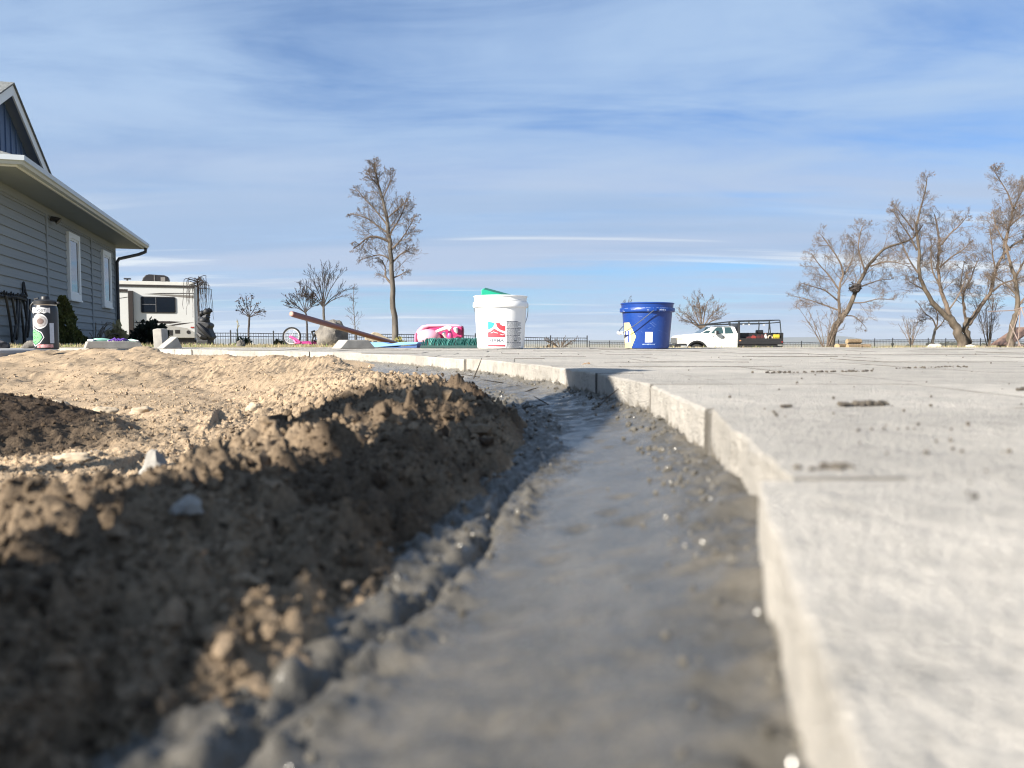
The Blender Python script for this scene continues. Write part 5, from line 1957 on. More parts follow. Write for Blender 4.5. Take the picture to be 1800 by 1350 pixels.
# ------------------------------------------------------------------ travel trailer
def build_trailer():
    Y = 36.0
    px = Y / FPX
    p = at(344, 604, Y)
    zg = -.5
    t = thing('travel_trailer', 'cream travel trailer with dark swoosh stripes parked beyond the house', 'trailer', (p.x, Y, zg), R(19))
    def X(u):
        a = (u - 900.0) / FPX
        return (a * Y - p.x) / (math.cos(R(19)) - a * math.sin(R(19)))
    Z = lambda v: HC + (598 - v) * px - zg
    crm = mat('trailer_cream', (0.55, 0.555, 0.55), 0.4, vamt=.12)
    crm2 = mat('trailer_roof', (0.6, 0.59, 0.56), 0.5)
    blk = mat('trailer_black', (0.025, 0.022, 0.022), 0.4)
    brn = mat('trailer_stripe', (0.035, 0.028, 0.026), 0.4)
    gry = mat('trailer_grey_stripe', (0.20, 0.185, 0.17), 0.4)
    gl = mat('tinted_glass', (0.008, 0.012, 0.02), 0.12, vamt=0, spec=.4)
    x0 = X(110)
    MB().bb(x0, 0, .0, 2.4, Z(594), Z(503)).build('body', crm, t, bevel=.03)
    MB().prism([(x0, Z(503)), (.01, Z(503)), (.0, Z(498.5)), (-.12, Z(497)), (x0, Z(496.5))], -.02, 2.42, lambda u, v, w: (u, w, v)).build('roof', crm2, t, bevel=.01)
    MB().bb(x0, .015, -.032, -.004, Z(506.5), Z(503.5)).build('roof_trim', brn, t)
    MB().bb(x0, -.05, .12, 2.2, Z(605), Z(594)).build('undercarriage', blk, t)
    for xw in (X(205), X(178)):
        MB().tube([(xw, .05, .36), (xw, .3, .36)], .36, 18).build('wheel', blk, t, smooth=True)
    # slide-out with dark edge
    s = MB().bb(x0, X(229), -.16, -.001, Z(590), Z(516)).build('slide_out', crm, t, bevel=.008)
    MB().bb(X(229), X(237.5), -.20, -.0015, Z(597), Z(514)).build('slide_out_edge', brn, s, bevel=.01)
    MB().bb(x0, X(229) - .002, -.20, -.162, Z(516), Z(511.5)).build('slide_out_top', brn, s, bevel=.01)
    # window
    w = MB().prism([(X(252), Z(523)), (X(309), Z(523)), (X(311), Z(525)), (X(311), Z(549)), (X(309), Z(551)), (X(252), Z(551)), (X(250), Z(549)), (X(250), Z(525))], -.03, -.001, lambda u, v, q: (u, q, v)).build('window', blk, t)
    MB().bb(X(251.5), X(276), -.036, -.031, Z(549.5), Z(537)).build('pane', gl, w)
    MB().bb(X(251.5), X(276), -.036, -.031, Z(536), Z(524.5)).build('pane', gl, w)
    MB().bb(X(277.5), X(309.5), -.036, -.031, Z(549.5), Z(524.5)).build('pane', gl, w)
    fm = mat('trailer_mullion', (.16, .16, .17), .4)
    MB().bb(X(276.1), X(276.9), -.042, -.031, Z(550), Z(524)).build('mullion', fm, w)
    MB().bb(X(252), X(276), -.042, -.0365, Z(536.9), Z(536.1)).build('mullion', fm, w)
    # swooshes
    def sw(pts, m_, nm='swoosh_stripe', y=-.004):
        MB().prism([(X(a), Z(b)) for a, b in pts], y, y + .0035, lambda u, v, q: (u, q, v)).build(nm, m_, t)
    sw([(255, 519), (285, 516.5), (343, 515.5), (343, 516.8), (290, 518)], brn)
    sw([(262, 519.2), (300, 518.6), (343, 520), (343, 525)], gry)
    sw([(238, 567.5), (262, 565), (300, 565), (322, 566), (300, 569.5), (270, 568.5), (238, 568.6)], brn)
    sw([(298, 572), (318, 568.5), (343, 566.6), (325, 570), (306, 573)], brn)
    sw([(270, 576), (292, 571), (330, 577), (343, 584), (343, 593.5), (285, 593.5)], mat('trailer_grey_panel', (.36, .35, .33), .4), 'lower_graphic')
    MB().prism([(X(208), Z(527.6)), (X(228), Z(524.2)), (X(228), Z(525.2)), (X(208), Z(528.5))], -.1655, -.1605, lambda u, v, q: (u, q, v)).build('swoosh_stripe', brn, s)
    MB().bb(X(309), X(317.5), -.012, -.0045, Z(586.5), Z(580)).build('hatch', blk, t)
    MB().bb(X(293), X(305), -.012, -.0045, Z(590), Z(580.5)).build('hatch', blk, t)
    MB().tube([(X(332.5), -.016, Z(584)), (X(332.5), -.0045, Z(584))], 3.2 * px, 16).build('round_port', blk, t, smooth=True)
    MB().bb(X(336.5), X(342.5), -.02, -.0045, Z(576.5), Z(574.5)).build('marker_light', mat('lamp_red', (.35, .03, .02), .3), t)
    # rear end
    MB().bb(.002, .06, .04, 2.36, Z(594), Z(505)).build('rear_wall', crm, t, bevel=.01)
    MB().bb(.062, .09, .06, .16, Z(588), Z(580)).build('tail_light', mat('lamp_red', (.35, .03, .02), .3), t)
    MB().bb(.062, .09, 2.2, 2.32, Z(588), Z(580)).build('tail_light', mat('lamp_red', (.35, .03, .02), .3), t)
    lad = MB()
    for y in (.10, .42):
        lad.tube([(.14, y, Z(592)), (.14, y, Z(500)), (-.2, y, Z(495))], .022, 6)
    for k in range(8):
        z = Z(590 - k * 11)
        lad.tube([(.14, .10, z), (.14, .42, z)], .016, 5)
    lad.build('ladder', blk, t, smooth=True)
    MB().bb(.05, .32, .1, 2.3, Z(602), Z(596)).build('bumper', mat('bumper_white', (.5, .5, .5), .5), t)
    # roof gear
    a = MB().prism([(X(249), Z(495)), (X(251), Z(489)), (X(256), Z(484)), (X(262), Z(482.3)), (X(290), Z(483.5)), (X(296), Z(486)), (X(297.5), Z(491)), (X(296), Z(497))], .85, 1.6, lambda u, v, q: (u, q, v)).build('air_conditioner', blk, t, bevel=.03)
    MB().bb(X(271), X(272.4), .83, .848, Z(496), Z(483.5)).build('seam', gry, a)
    MB().bb(X(283), X(291), .83, .848, Z(494), Z(487)).build('grille', gry, a)
    m = MB().tube([(X(222.5), 1.0, Z(497)), (X(222.5), 1.0, Z(492))], .04, 8)
    m.bb(X(216.5), X(229), .9, 1.1, Z(492), Z(489.7))
    m.build('antenna', blk, t)


# ------------------------------------------------------------------ dark yard figure behind the trailer
def build_figure():
    Y = 28.0
    px = Y / FPX
    p = at(360, 605, Y)
    zg = gzs(p.x, Y)
    dk = mat('figure_dark', (0.006, 0.007, 0.009), 0.6, (0.014, 0.015, 0.019), 8, .6)
    gr = mat('figure_grey', (0.022, 0.024, 0.03), 0.6, (0.007, 0.008, 0.011), 7, .9)
    f = thing('yard_sculpture', 'dark lumpy yard figure with a peaked helmet shape on top right of the trailer', 'sculpture', (p.x, Y, zg))
    X = lambda u: (u - 360) * px
    Z = lambda v: HC + (598 - v) * px - zg
    # helmet with a peak
    m = MB()
    m.ball((X(365), 0, Z(548.5)), (6.6 * px, .16, 6.2 * px), 16, 10)
    m.tube([(X(367), 0, Z(545)), (X(372), 0, Z(547)), (X(374.5), 0, Z(548))], [.09, .07, .02], 8)
    m.ball((X(366), 0, Z(554)), (4.5 * px, .12, 3.6 * px), 12, 8)
    m.build('helmet_shape', dk, f, smooth=True)
    m = MB()
    m.ball((X(353), .25, Z(551)), (6 * px, .2, 5.5 * px), 14, 8, jit=.06)
    m.ball((X(350), .25, Z(560)), (5 * px, .2, 7 * px), 14, 8, jit=.06)
    m.build('hood_shape', dk, f, smooth=True)
    m = MB()
    m.ball((X(360), 0, Z(564)), (9 * px, .24, 8 * px), 16, 10, jit=.05, seed=3)
    m.tube([(X(360), -.05, Z(559)), (X(366), -.08, Z(558)), (X(370.5), -.06, Z(560))], [.09, .11, .05], 8)
    m.build('shoulder_mass', gr, f, smooth=True)
    m = MB()
    m.prism([(X(351), Z(564)), (X(366), Z(566)), (X(374), Z(570)), (X(373), Z(574)), (X(370), Z(577)), (X(374), Z(586)), (X(378), Z(594)), (X(372), Z(596)), (X(371), Z(604)), (X(352), Z(604)), (X(349), Z(590))], -.24, .28, lambda u, v, q: (u, q, v))
    o = m.build('body_mass', gr, f, bevel=.06)
    m = MB()
    m.tube([(X(353), -.26, Z(570)), (X(361), -.30, Z(578)), (X(368), -.28, Z(586)), (X(376), -.22, Z(594))], [.07, .10, .09, .04], 8)
    m.tube([(X(352), -.2, Z(586)), (X(360), -.28, Z(592)), (X(368), -.24, Z(594))], [.06, .09, .06], 8)
    m.build('folds', dk, f, smooth=True)
    MB().bb(X(351), X(371), -.26, .3, -.05, Z(598)).build('base', dk, f, bevel=.03)


# ------------------------------------------------------------------ white pickup with a black flatbed
def build_truck():
    Y = 46.0
    s = FPX / Y
    p = at(1190, 611, Y)
    zg = -.98
    wht = mat('truck_white', (0.66, 0.66, 0.65), 0.28, vamt=.08, coat=.5)
    blk = mat('truck_black', (0.018, 0.018, 0.02), 0.45)
    gl = mat('truck_glass', (0.03, 0.06, 0.065), 0.06, vamt=0, spec=.6)
    tyr = mat('tyre', (0.02, 0.02, 0.02), 0.85)
    rim = mat('rim_grey', (0.35, 0.33, 0.30), 0.5, metal=.3)
    t = thing('pickup_truck', 'white extended-cab pickup truck with a black flatbed and overhead rack', 'truck', (p.x, Y, zg))
    X = lambda u: (u - 1190) / s
    Z = lambda v: HC + (598 - v) / s - zg
    f = lambda u, v, w: (u, w, v)
    wx, wr = X(1225), .40
    rx = X(1337.5)
    arch = [(wx + .56 * math.cos(a), .40 + .56 * math.sin(a)) for a in [math.pi * k / 10 for k in range(11)]]
    prof = [(X(1297), Z(586)), (X(1296.5), .46)] + [(q[0], max(q[1], .46)) for q in arch] + [(.16, .50), (.06, .62), (.05, Z(594.5)), (.13, Z(590)), (.45, Z(588)), (1.2, Z(586.4)), (X(1240), Z(585.6))]
    MB().prism(prof, .0, 1.95, f).build('body', wht, t, bevel=.035)
    cab = [(X(1229.5), Z(586.8)), (X(1252.5), Z(574.2)), (X(1258), Z(572.6)), (X(1288), Z(572.8)), (X(1292.5), Z(575)), (X(1296.5), Z(586.5))]
    n = len(cab)
    V = [(a, .015, b) if b < Z(580) else (a, .17, b) for a, b in cab] + [(a, 1.935, b) if b < Z(580) else (a, 1.78, b) for a, b in cab]
    MB().add(V, [tuple(range(n)), tuple(range(2 * n - 1, n - 1, -1))] + [(i, i + n, (i + 1) % n + n, (i + 1) % n) for i in range(n)]).build('cab', wht, t, bevel=.03)
    def tilt(v):
        b0, b1 = Z(586.5), Z(574)
        k = (Z(v) - b0) / (b1 - b0)
        return .012 + (.17 - .015) * k
    def pane(pts, nm, m_=gl, e=.012):
        V = [(X(a), tilt(b) - e, Z(b)) for a, b in pts] + [(X(a), tilt(b) + .02, Z(b)) for a, b in pts]
        n_ = len(pts)
        return MB().add(V, [tuple(range(n_)), tuple(range(2 * n_ - 1, n_ - 1, -1))] + [(i, i + n_, (i + 1) % n_ + n_, (i + 1) % n_) for i in range(n_)]).build(nm, m_, t)
    o = pane([(1248.5, 586.2), (1259, 576), (1262, 575), (1270, 575), (1271.5, 586.6)], 'door_window')
    pane([(1274.3, 586.6), (1273.6, 575), (1285, 575), (1289, 586.2)], 'rear_window')
    MB().add([(X(1231.5), .12, Z(586.2)), (X(1231.5), 1.83, Z(586.2)), (X(1251.4), 1.74, Z(575.2)), (X(1251.4), .21, Z(575.2)), (X(1231.0), .12, Z(585.6)), (X(1231.0), 1.83, Z(585.6)), (X(1250.8), 1.74, Z(574.4)), (X(1250.8), .21, Z(574.4))],
             [(0, 1, 2, 3), (7, 6, 5, 4), (0, 4, 5, 1), (1, 5, 6, 2), (2, 6, 7, 3), (3, 7, 4, 0)]).build('windshield', gl, t)
    # side glass of the windscreen corner seen from the roadside
    MB().add([(X(1232), .012, Z(586.6)), (X(1245), .012, Z(586.6)), (X(1254.5), .155, Z(575.3)), (X(1252.5), .155, Z(575.0)), (X(1232), .03, Z(586.6)), (X(1245), .03, Z(586.6)), (X(1254.5), .17, Z(575.3)), (X(1252.5), .17, Z(575.0))],
             [(3, 2, 1, 0), (4, 5, 6, 7), (0, 1, 5, 4), (1, 2, 6, 5), (2, 3, 7, 6), (3, 0, 4, 7)]).build('quarter_glass', gl, t)
    gap = mat('shut_line', (.25, .25, .25), .6)
    for u in (1246.5, 1273.0):
        MB().bb(X(u) - .008, X(u) + .008, -.004, .002, .52, Z(588)).build('door_gap', gap, t)
    MB().bb(X(1270), X(1274.5) - .05, -.035, -.001, Z(593), Z(591.6)).build('door_handle', blk, t)
    m = MB()
    m.bb(X(1256) - .02, X(1256) + .14, -.36, -.10, Z(588), Z(581.5))
    mo = m.build('wing_mirror', blk, t, bevel=.03)
    m = MB().tube([(X(1258), -.12, Z(586.5)), (X(1256), .03, Z(587))], .025, 6)
    m.build('mirror_arm', blk, mo)
    MB().bb(X(1255.0), X(1255.6), -.34, -.12, Z(587.5), Z(582)).build('mirror_glass', wht, mo)
    m = MB().prism([(X(1251), Z(592.6)), (X(1255), Z(590.6)), (X(1255), Z(591.6)), (X(1252), Z(593.2))], -.006, -.001, f)
    m.build('side_badge', blk, t)
    # wheels with dark arch liners
    for x, y in ((wx, .02), (wx, 1.65), (rx, .02), (rx, 1.65)):
        w = MB().tube([(x, y, .40), (x, y + .02, .40), (x, y + .24, .40), (x, y + .27, .40)], [.36, .40, .40, .36], 28).build('wheel', tyr, t, smooth=True)
        MB().tube([(x, y - .012, .40), (x, y + .01, .40)], .22, 20).build('rim', rim, w, smooth=True)
    ar = MB()
    for k in range(10):
        a0, a1 = math.pi * k / 10, math.pi * (k + 1) / 10
        ar.add([(wx + r_ * math.cos(a), y_, .40 + r_ * math.sin(a)) for a in (a0, a1) for r_ in (.52, .62) for y_ in (-.045, .2)],
               [(0, 1, 3, 2), (4, 6, 7, 5), (0, 2, 6, 4), (1, 5, 7, 3), (0, 4, 5, 1), (2, 3, 7, 6)])
    ar.build('wheel_arch_flare', blk, t)
    MB().bb(wx - .5, wx + .5, .3, 1.6, .42, .95).build('arch_liner', blk, t)
    # nose
    MB().bb(-.02, .06, .25, 1.7, .86, Z(593.8)).build('grille', mat('grille_dark', (.10, .10, .10), .4), t)
    MB().prism([(.03, Z(597.5)), (.04, Z(593.2)), (.32, Z(592.4)), (.28, Z(597.5))], -.012, .30, f).build('headlight', mat('headlight_amber', (.75, .62, .42), .15, coat=.5), t)
    MB().prism([(.03, Z(597.5)), (.04, Z(593.2)), (.32, Z(592.4)), (.28, Z(597.5))], 1.65, 1.962, f).build('headlight', mat('headlight_amber', (.75, .62, .42), .15), t)
    MB().prism([(-.16, .48), (-.16, .80), (.10, .84), (.56, .84), (.56, .70), (.2, .48)], -.03, 1.98, f).build('bumper', blk, t, bevel=.03)
    MB().bb(.22, .50, -.04, -.031, .60, .72).build('bumper_plate', mat('bumper_chrome', (.6, .62, .64), .3, metal=.6), t)
    # flatbed
    b0, b1 = X(1297.5), X(1376)
    MB().bb(b0, b1, -.05, 2.0, .80, .97).build('flatbed_deck', blk, t, bevel=.01)
    MB().bb(b0, b0 + .08, -.03, 1.98, .97, Z(571)).build('headboard', blk, t)
    MB().bb(b0 + .1, b1 - .02, .55, .60, .97, Z(585)).build('tool_box_front', blk, t)
    MB().bb(b0 + .1, b1 - .07, -.048, -.020, .972, Z(594.6)).build('side_rail', blk, t)
    MB().bb(b0 + .1, b1 - .02, 1.9, 1.95, .97, Z(585)).build('stake_side', blk, t)
    MB().bb(b1 - .06, b1 - .001, -.04, 1.99, .97, Z(585)).build('tail_board', blk, t)
    MB().bb(b0 + .05, b1 - .3, .0, 1.9, .55, .798).build('under_boxes', blk, t, bevel=.02)
    MB().bb(b1 - .5, b1 + .05, .1, 1.85, .60, .70).build('rear_bumper', blk, t)
    MB().tube([(X(1334), .62, Z(583.5)), (X(1346), .62, Z(583.5))], .12, 10).build('bed_roll', blk, t, smooth=True)
    MB().bb(X(1299), X(1302), -.056, -.051, Z(599.5), Z(597.8)).build('marker_light', mat('lamp_amber', (.6, .25, .12), .4), t)
    MB().bb(X(1373), X(1375), -.056, -.051, Z(602), Z(600)).build('tail_light', mat('lamp_red', (.35, .03, .02), .3), t)
    # overhead rack
    rk = mat('rack_dark', (0.022, 0.026, 0.03), 0.4)
    for y in (.02, 1.9):
        m = MB()
        m.tube([(X(1238), y, Z(570.6)), (X(1262), y, Z(568)), (X(1297), y, Z(564.2)), (X(1350), y, Z(563.2)), (X(1368.6), y, Z(562.8)), (X(1370.2), y, Z(563.8)), (X(1372.5), y, Z(586))], .032, 6)
        m.tube([(X(1238), y, Z(570.9)), (X(1270), y, Z(570)), (X(1297), y, Z(569.2)), (X(1350), y, Z(568.4)), (X(1371), y, Z(566.5))], .028, 6)
        for u in (1280, 1297.5, 1315.5, 1333, 1351):
            m.tube([(X(u), y, Z(564.6 if u > 1290 else 567)), (X(u), y, Z(569.4))], .026, 5)
        m.tube([(X(1298), y, Z(564)), (X(1298), y, Z(600))], .045, 6)
        m.tube([(X(1351.5), y, Z(568)), (X(1351), y, Z(578)), (X(1350.6), y, Z(586))], .034, 6)
        m.build('rack_side', rk, t)
    m = MB()
    for u, v in ((1240, 570.6), (1270, 567.2), (1298, 564.2), (1325, 563.8), (1351, 563.2), (1368, 562.8)):
        m.tube([(X(u), .02, Z(v)), (X(u), 1.9, Z(v))], .028, 5)
    m.build('rack_crossbars', rk, t)
    for u, v in ((1306, 570.6), (1316, 570.6), (1342, 571.4)):
        MB().bb(X(u) - .04, X(u) + .04, -.03, .05, Z(v + 1.2), Z(v - 1.2)).build('rack_clamp', mat('clamp_grey', (.4, .4, .4), .5), t)
    # load lying along the near side of the deck
    org = Vector((p.x, Y, zg))
    deck = .972
    red = mat('load_red', (0.24, 0.035, 0.03), 0.5)
    red2 = mat('load_dark_red', (0.07, 0.02, 0.02), 0.5)
    whl = mat('load_white', (0.70, 0.66, 0.62), 0.5)
    yl = mat('load_yellow', (0.52, 0.40, 0.04), 0.45)
    tan = mat('load_tan', (.45, .36, .26), .6)
    def load(name, label, cat, u0, u1, v1, m_, y=.12, d=.26):
        o = thing(name, label, cat, org + Vector(((X(u0) + X(u1)) / 2, y + d / 2, deck)))
        w = X(u1) - X(u0)
        h = Z(v1) - deck
        return o, w, h, d
    for lab, u0, u1, v1, m_ in (('red fuel can nearest the cab on the flatbed of the white truck', 1314, 1321.5, 591.5, red2), ('bright red fuel can, second from the cab on the truck flatbed', 1322, 1330, 589.5, red), ('dark red fuel can in the middle of the row on the truck flatbed', 1331, 1338, 589, red2), ('dull red fuel can beside the white jug on the truck flatbed', 1338.6, 1344, 588, red2)):
        o, w, h, d = load('fuel_can', lab, 'fuel can', u0, u1, v1, m_)
        o['group'] = 'cans on the truck flatbed'
        MB().prism([(-w / 2, 0), (w / 2, 0), (w / 2, h * .78), (w * .2, h * .9), (-w * .5, h * .8)], -d / 2, d / 2, f).build('body', m_, o, bevel=.015)
        MB().tube([(-w * .2, 0, h * .84), (-w * .15, 0, h), (w * .2, 0, h), (w * .25, 0, h * .86)], .018, 6).build('handle', m_, o)
        MB().tube([(-w * .38, 0, h * .8), (-w * .5, 0, h * .98)], .025, 6).build('spout', blk, o)
    o, w, h, d = load('plastic_jug', 'white plastic jug between the red cans and the yellow case on the truck', 'jug', 1345, 1350.5, 587, whl)
    MB().lathe([(w * .5, 0), (w * .5, h * .6), (w * .25, h * .85), (w * .2, h)], 14).build('body', whl, o, smooth=True)
    MB().lathe([(w * .23, h + .001), (w * .23, h * 1.08)], 10).build('cap', red, o)
    o, w, h, d = load('coiled_rope', 'tan coil lying between the white jug and yellow case on the truck', 'rope', 1351.5, 1360, 589, tan)
    m = MB()
    for k in range(3):
        m.tube([(w * .45 * math.cos(a), -.05 + .04 * k, h * .5 + h * .42 * math.sin(a)) for a in [6.283 * i / 14 for i in range(15)]], .03, 5)
    m.build('coil', tan, o)
    o, w, h, d = load('tool_case', 'yellow tool case at the rear end of the truck flatbed', 'case', 1361, 1371.5, 587, yl)
    MB().bb(-w / 2, w / 2, -d / 2, d / 2, h * .1, h * .93).build('shell', yl, o, bevel=.03)
    MB().tube([(-w * .2, 0, h * .92), (-w * .15, 0, h), (w * .15, 0, h), (w * .2, 0, h * .92)], .016, 5).build('handle', blk, o)
    MB().bb(-w / 2 - .003, w / 2 + .003, -d / 2 - .003, d / 2 + .003, h * .5, h * .54).build('seam', blk, o)


# ------------------------------------------------------------------ metal picket fences
def fence(name, label, pts, npan, H, step, m, post_h=.1, group=None):
    """pts: two ground points (x, y); the ground is followed panel by panel"""
    (xa, ya), (xb, yb) = pts
    def gr(t):
        return Vector((xa + (xb - xa) * t, ya + (yb - ya) * t, 0))
    o = thing(name, label, 'fence', (xa, ya, gzs(xa, ya)), 0, group)
    org = Vector(o.location)
    pk, rl = MB(), MB()
    L = math.hypot(xb - xa, yb - ya)
    ang = math.atan2(yb - ya, xb - xa)
    rot = Matrix.Rotation(ang, 3, 'Z')
    # one shared post mesh
    pm = MB()
    pm.bb(-.03, .03, -.03, .03, -.3, H + post_h)
    pm.add([(-.036, -.036, H + post_h), (.036, -.036, H + post_h), (.036, .036, H + post_h), (-.036, .036, H + post_h), (0, 0, H + post_h + .05)], [(0, 1, 4), (1, 2, 4), (2, 3, 4), (3, 0, 4), (3, 2, 1, 0)])
    po = None
    for i in range(npan + 1):
        g = gr(i / npan)
        z = gzs(g.x, g.y)
        if po is None:
            po = pm.build('post', m, o)
        else:
            q = po.copy()
            COL.objects.link(q)
            q.parent = o
            po2 = q
            q.location = (g.x - org.x, g.y - org.y, z - org.z)
        if i == npan:
            break
        g2 = gr((i + 1) / npan)
        z2 = gzs(g2.x, g2.y)
        a, b = Vector((g.x, g.y, z)) - org, Vector((g2.x, g2.y, z2)) - org
        for h_ in (.12, H - .20, H - .03):
            rl.tube([a + Vector((0, 0, h_)), b + Vector((0, 0, h_))], .019, 4)
        n = max(2, int((b - a).length / step))
        for k in range(1, n):
            q = a.lerp(b, k / n)
            pk.tube([q + Vector((0, 0, .06)), q + Vector((0, 0, H))], .0105, 4, cap=False)
    kind(rl.build('rails', m, o), 'stuff')
    kind(pk.build('pickets', m, o, fix=False), 'stuff')
    return o


def build_fences():
    m = mat('fence_black', (0.014, 0.015, 0.018), 0.45)
    def P(u, Y):
        q = at(u, 600, Y)
        return (q.x, Y)
    fence('picket_fence', 'black metal picket fence behind the lawn from the trailer to the tall end post', [P(250, 42.5), P(1032, 47.5)], 11, 1.19, .13, m)
    fence('picket_fence', 'lower looking black picket fence farther off running behind the truck and right trees', [P(1036, 74), P(1960, 82)], 29, 1.2, .15, m)


# ------------------------------------------------------------------ right side
def build_right_items():
    Y = 58.0
    px = Y / FPX
    lg = mat('log_bark', (0.20, 0.145, 0.085), 0.95, (0.10, 0.07, 0.045), 6, .9, bump=.7, bscale=12)
    lge = mat('log_end', (0.36, 0.27, 0.16), 0.9, (0.22, 0.16, 0.09), 4, .8)
    for lab, u0, u1, v0, v1, dy, ang in (('dark log round standing on the lower logs, topmost of the log pile', 1488, 1513, 604.5, 595.8, .0, .1), ('short log at the left end of the log pile', 1468, 1488, 613, 604.3, -.1, .5), ('longest pale log in the middle of the log pile', 1488.5, 1513, 613.3, 605, -.3, .15), ('short log at the right end of the log pile', 1513.5, 1530, 613, 605, .05, -.3)):
        p = at((u0 + u1) / 2, v0, Y + dy)
        z0 = p.z
        r = (v0 - v1) * px / 2
        L = (u1 - u0) * px
        o = thing('log_round', lab, 'log', (p.x, Y + dy, z0), ang, 'log pile between the two groups of trees')
        rg = random.Random(int(u0))
        n = 16
        jr = [1 + rg.uniform(-.09, .09) for _ in range(n)]
        V, F = [], []
        for xx in (-L / 2, -L / 6, L / 6, L / 2):
            for k in range(n):
                a = 6.283 * k / n
                V.append((xx, r * 1.05 * jr[k] * math.cos(a) * 1.2, r + r * jr[k] * math.sin(a)))
        for i in range(3):
            for k in range(n):
                F.append((i * n + k, i * n + (k + 1) % n, (i + 1) * n + (k + 1) % n, (i + 1) * n + k))
        MB().add(V, F).build('bark', lg, o, smooth=True)
        MB().add(V[:n] + V[-n:], [tuple(range(n)), tuple(range(n, 2 * n))]).build('cut_ends', lge, o)
    pale = mat('rock_pale', (0.46, 0.42, 0.35), 0.9, (0.30, 0.27, 0.22), 3, .8, bump=.5, bscale=14)
    def rk(lab, u, v, Y, wpx, hpx, seed, m_=pale):
        k = Y / FPX
        z = at(u, v, Y).z
        rock('boulder', lab, u, v, Y, (wpx * k / 2, wpx * k * .4, hpx * k * .95), seed, m_, z=z - .05)
    rk('largest pale flat boulder at right in front of the small crooked tree', 1644, 614, 55, 36, 9, 3)
    rk('pale rounded boulder right of the thick forked trunks', 1706, 614, 54, 24, 8, 4)
    rk('small pale rock lying left of the largest pale boulder', 1602, 613.5, 56, 14, 4, 5)
    dkr = mat('rock_brown', (.16, .13, .10), .95, (.09, .075, .06), 4, .8, bump=.5, bscale=12)
    rk('low dark brown rock at the foot of the thick trunks', 1727, 613, 57, 24, 6, 6, dkr)
    # wooden swing frame at the right edge
    Y = 50.0
    k = Y / FPX
    p = at(1790, 612, Y)
    o = thing('swing_frame', 'weathered wooden swing frame with slanting legs at the right edge', 'swing', (p.x, Y, p.z))
    wd = mat('frame_wood', (0.24, 0.18, 0.155), 0.8, (0.15, 0.115, 0.10), 3, .7)
    X = lambda u: (u - 1790) * k
    Z = lambda v: (612 - v) * k
    for u0, v0, u1, v1, y in ((1783.5, 613, 1774, 570, -.8), (1795, 613, 1791, 540, .3), (1787, 612, 1790, 545, 1.0), (1806, 613, 1792, 540, -.8)):
        MB().tube([(X(u0), y, Z(v0) - .1), (X(u1), 0, Z(v1))], .035, 4).build('leg', wd, o)
    MB().tube([(X(1735), 0, Z(548)), (X(1778), 0, Z(546)), (X(1796), 0, Z(541)), (X(1840), 0, Z(538))], .035, 5).build('top_beam', wd, o)
    m = MB()
    for v in (607.5, 611.5):
        m.tube([(X(1787), -.2, Z(v)), (X(1830), -.2, Z(v))], .05, 4)
    m.build('rail', wd, o)
    # brown roof shape behind
    Y = 70.0
    k = Y / FPX
    p = at(1800, 611, Y)
    o = thing('garden_shed', 'low brown shed roof partly behind the swing frame at the right edge', 'shed', (p.x, Y, p.z - .3))
    bw = mat('shed_brown', (.17, .105, .08), .9, vamt=.5)
    MB().bb(-.9, 2.6, 0, 2.5, 0, .62).build('wall', mat('shed_wall', (.30, .26, .22), .9), o)
    MB().prism([(-1.3, .5), (.9, 2.0), (3.1, .5), (3.1, .62), (.9, 2.12), (-1.3, .62)], -.2, 2.7, lambda u, v, w: (u, w, v)).build('roof', bw, o)


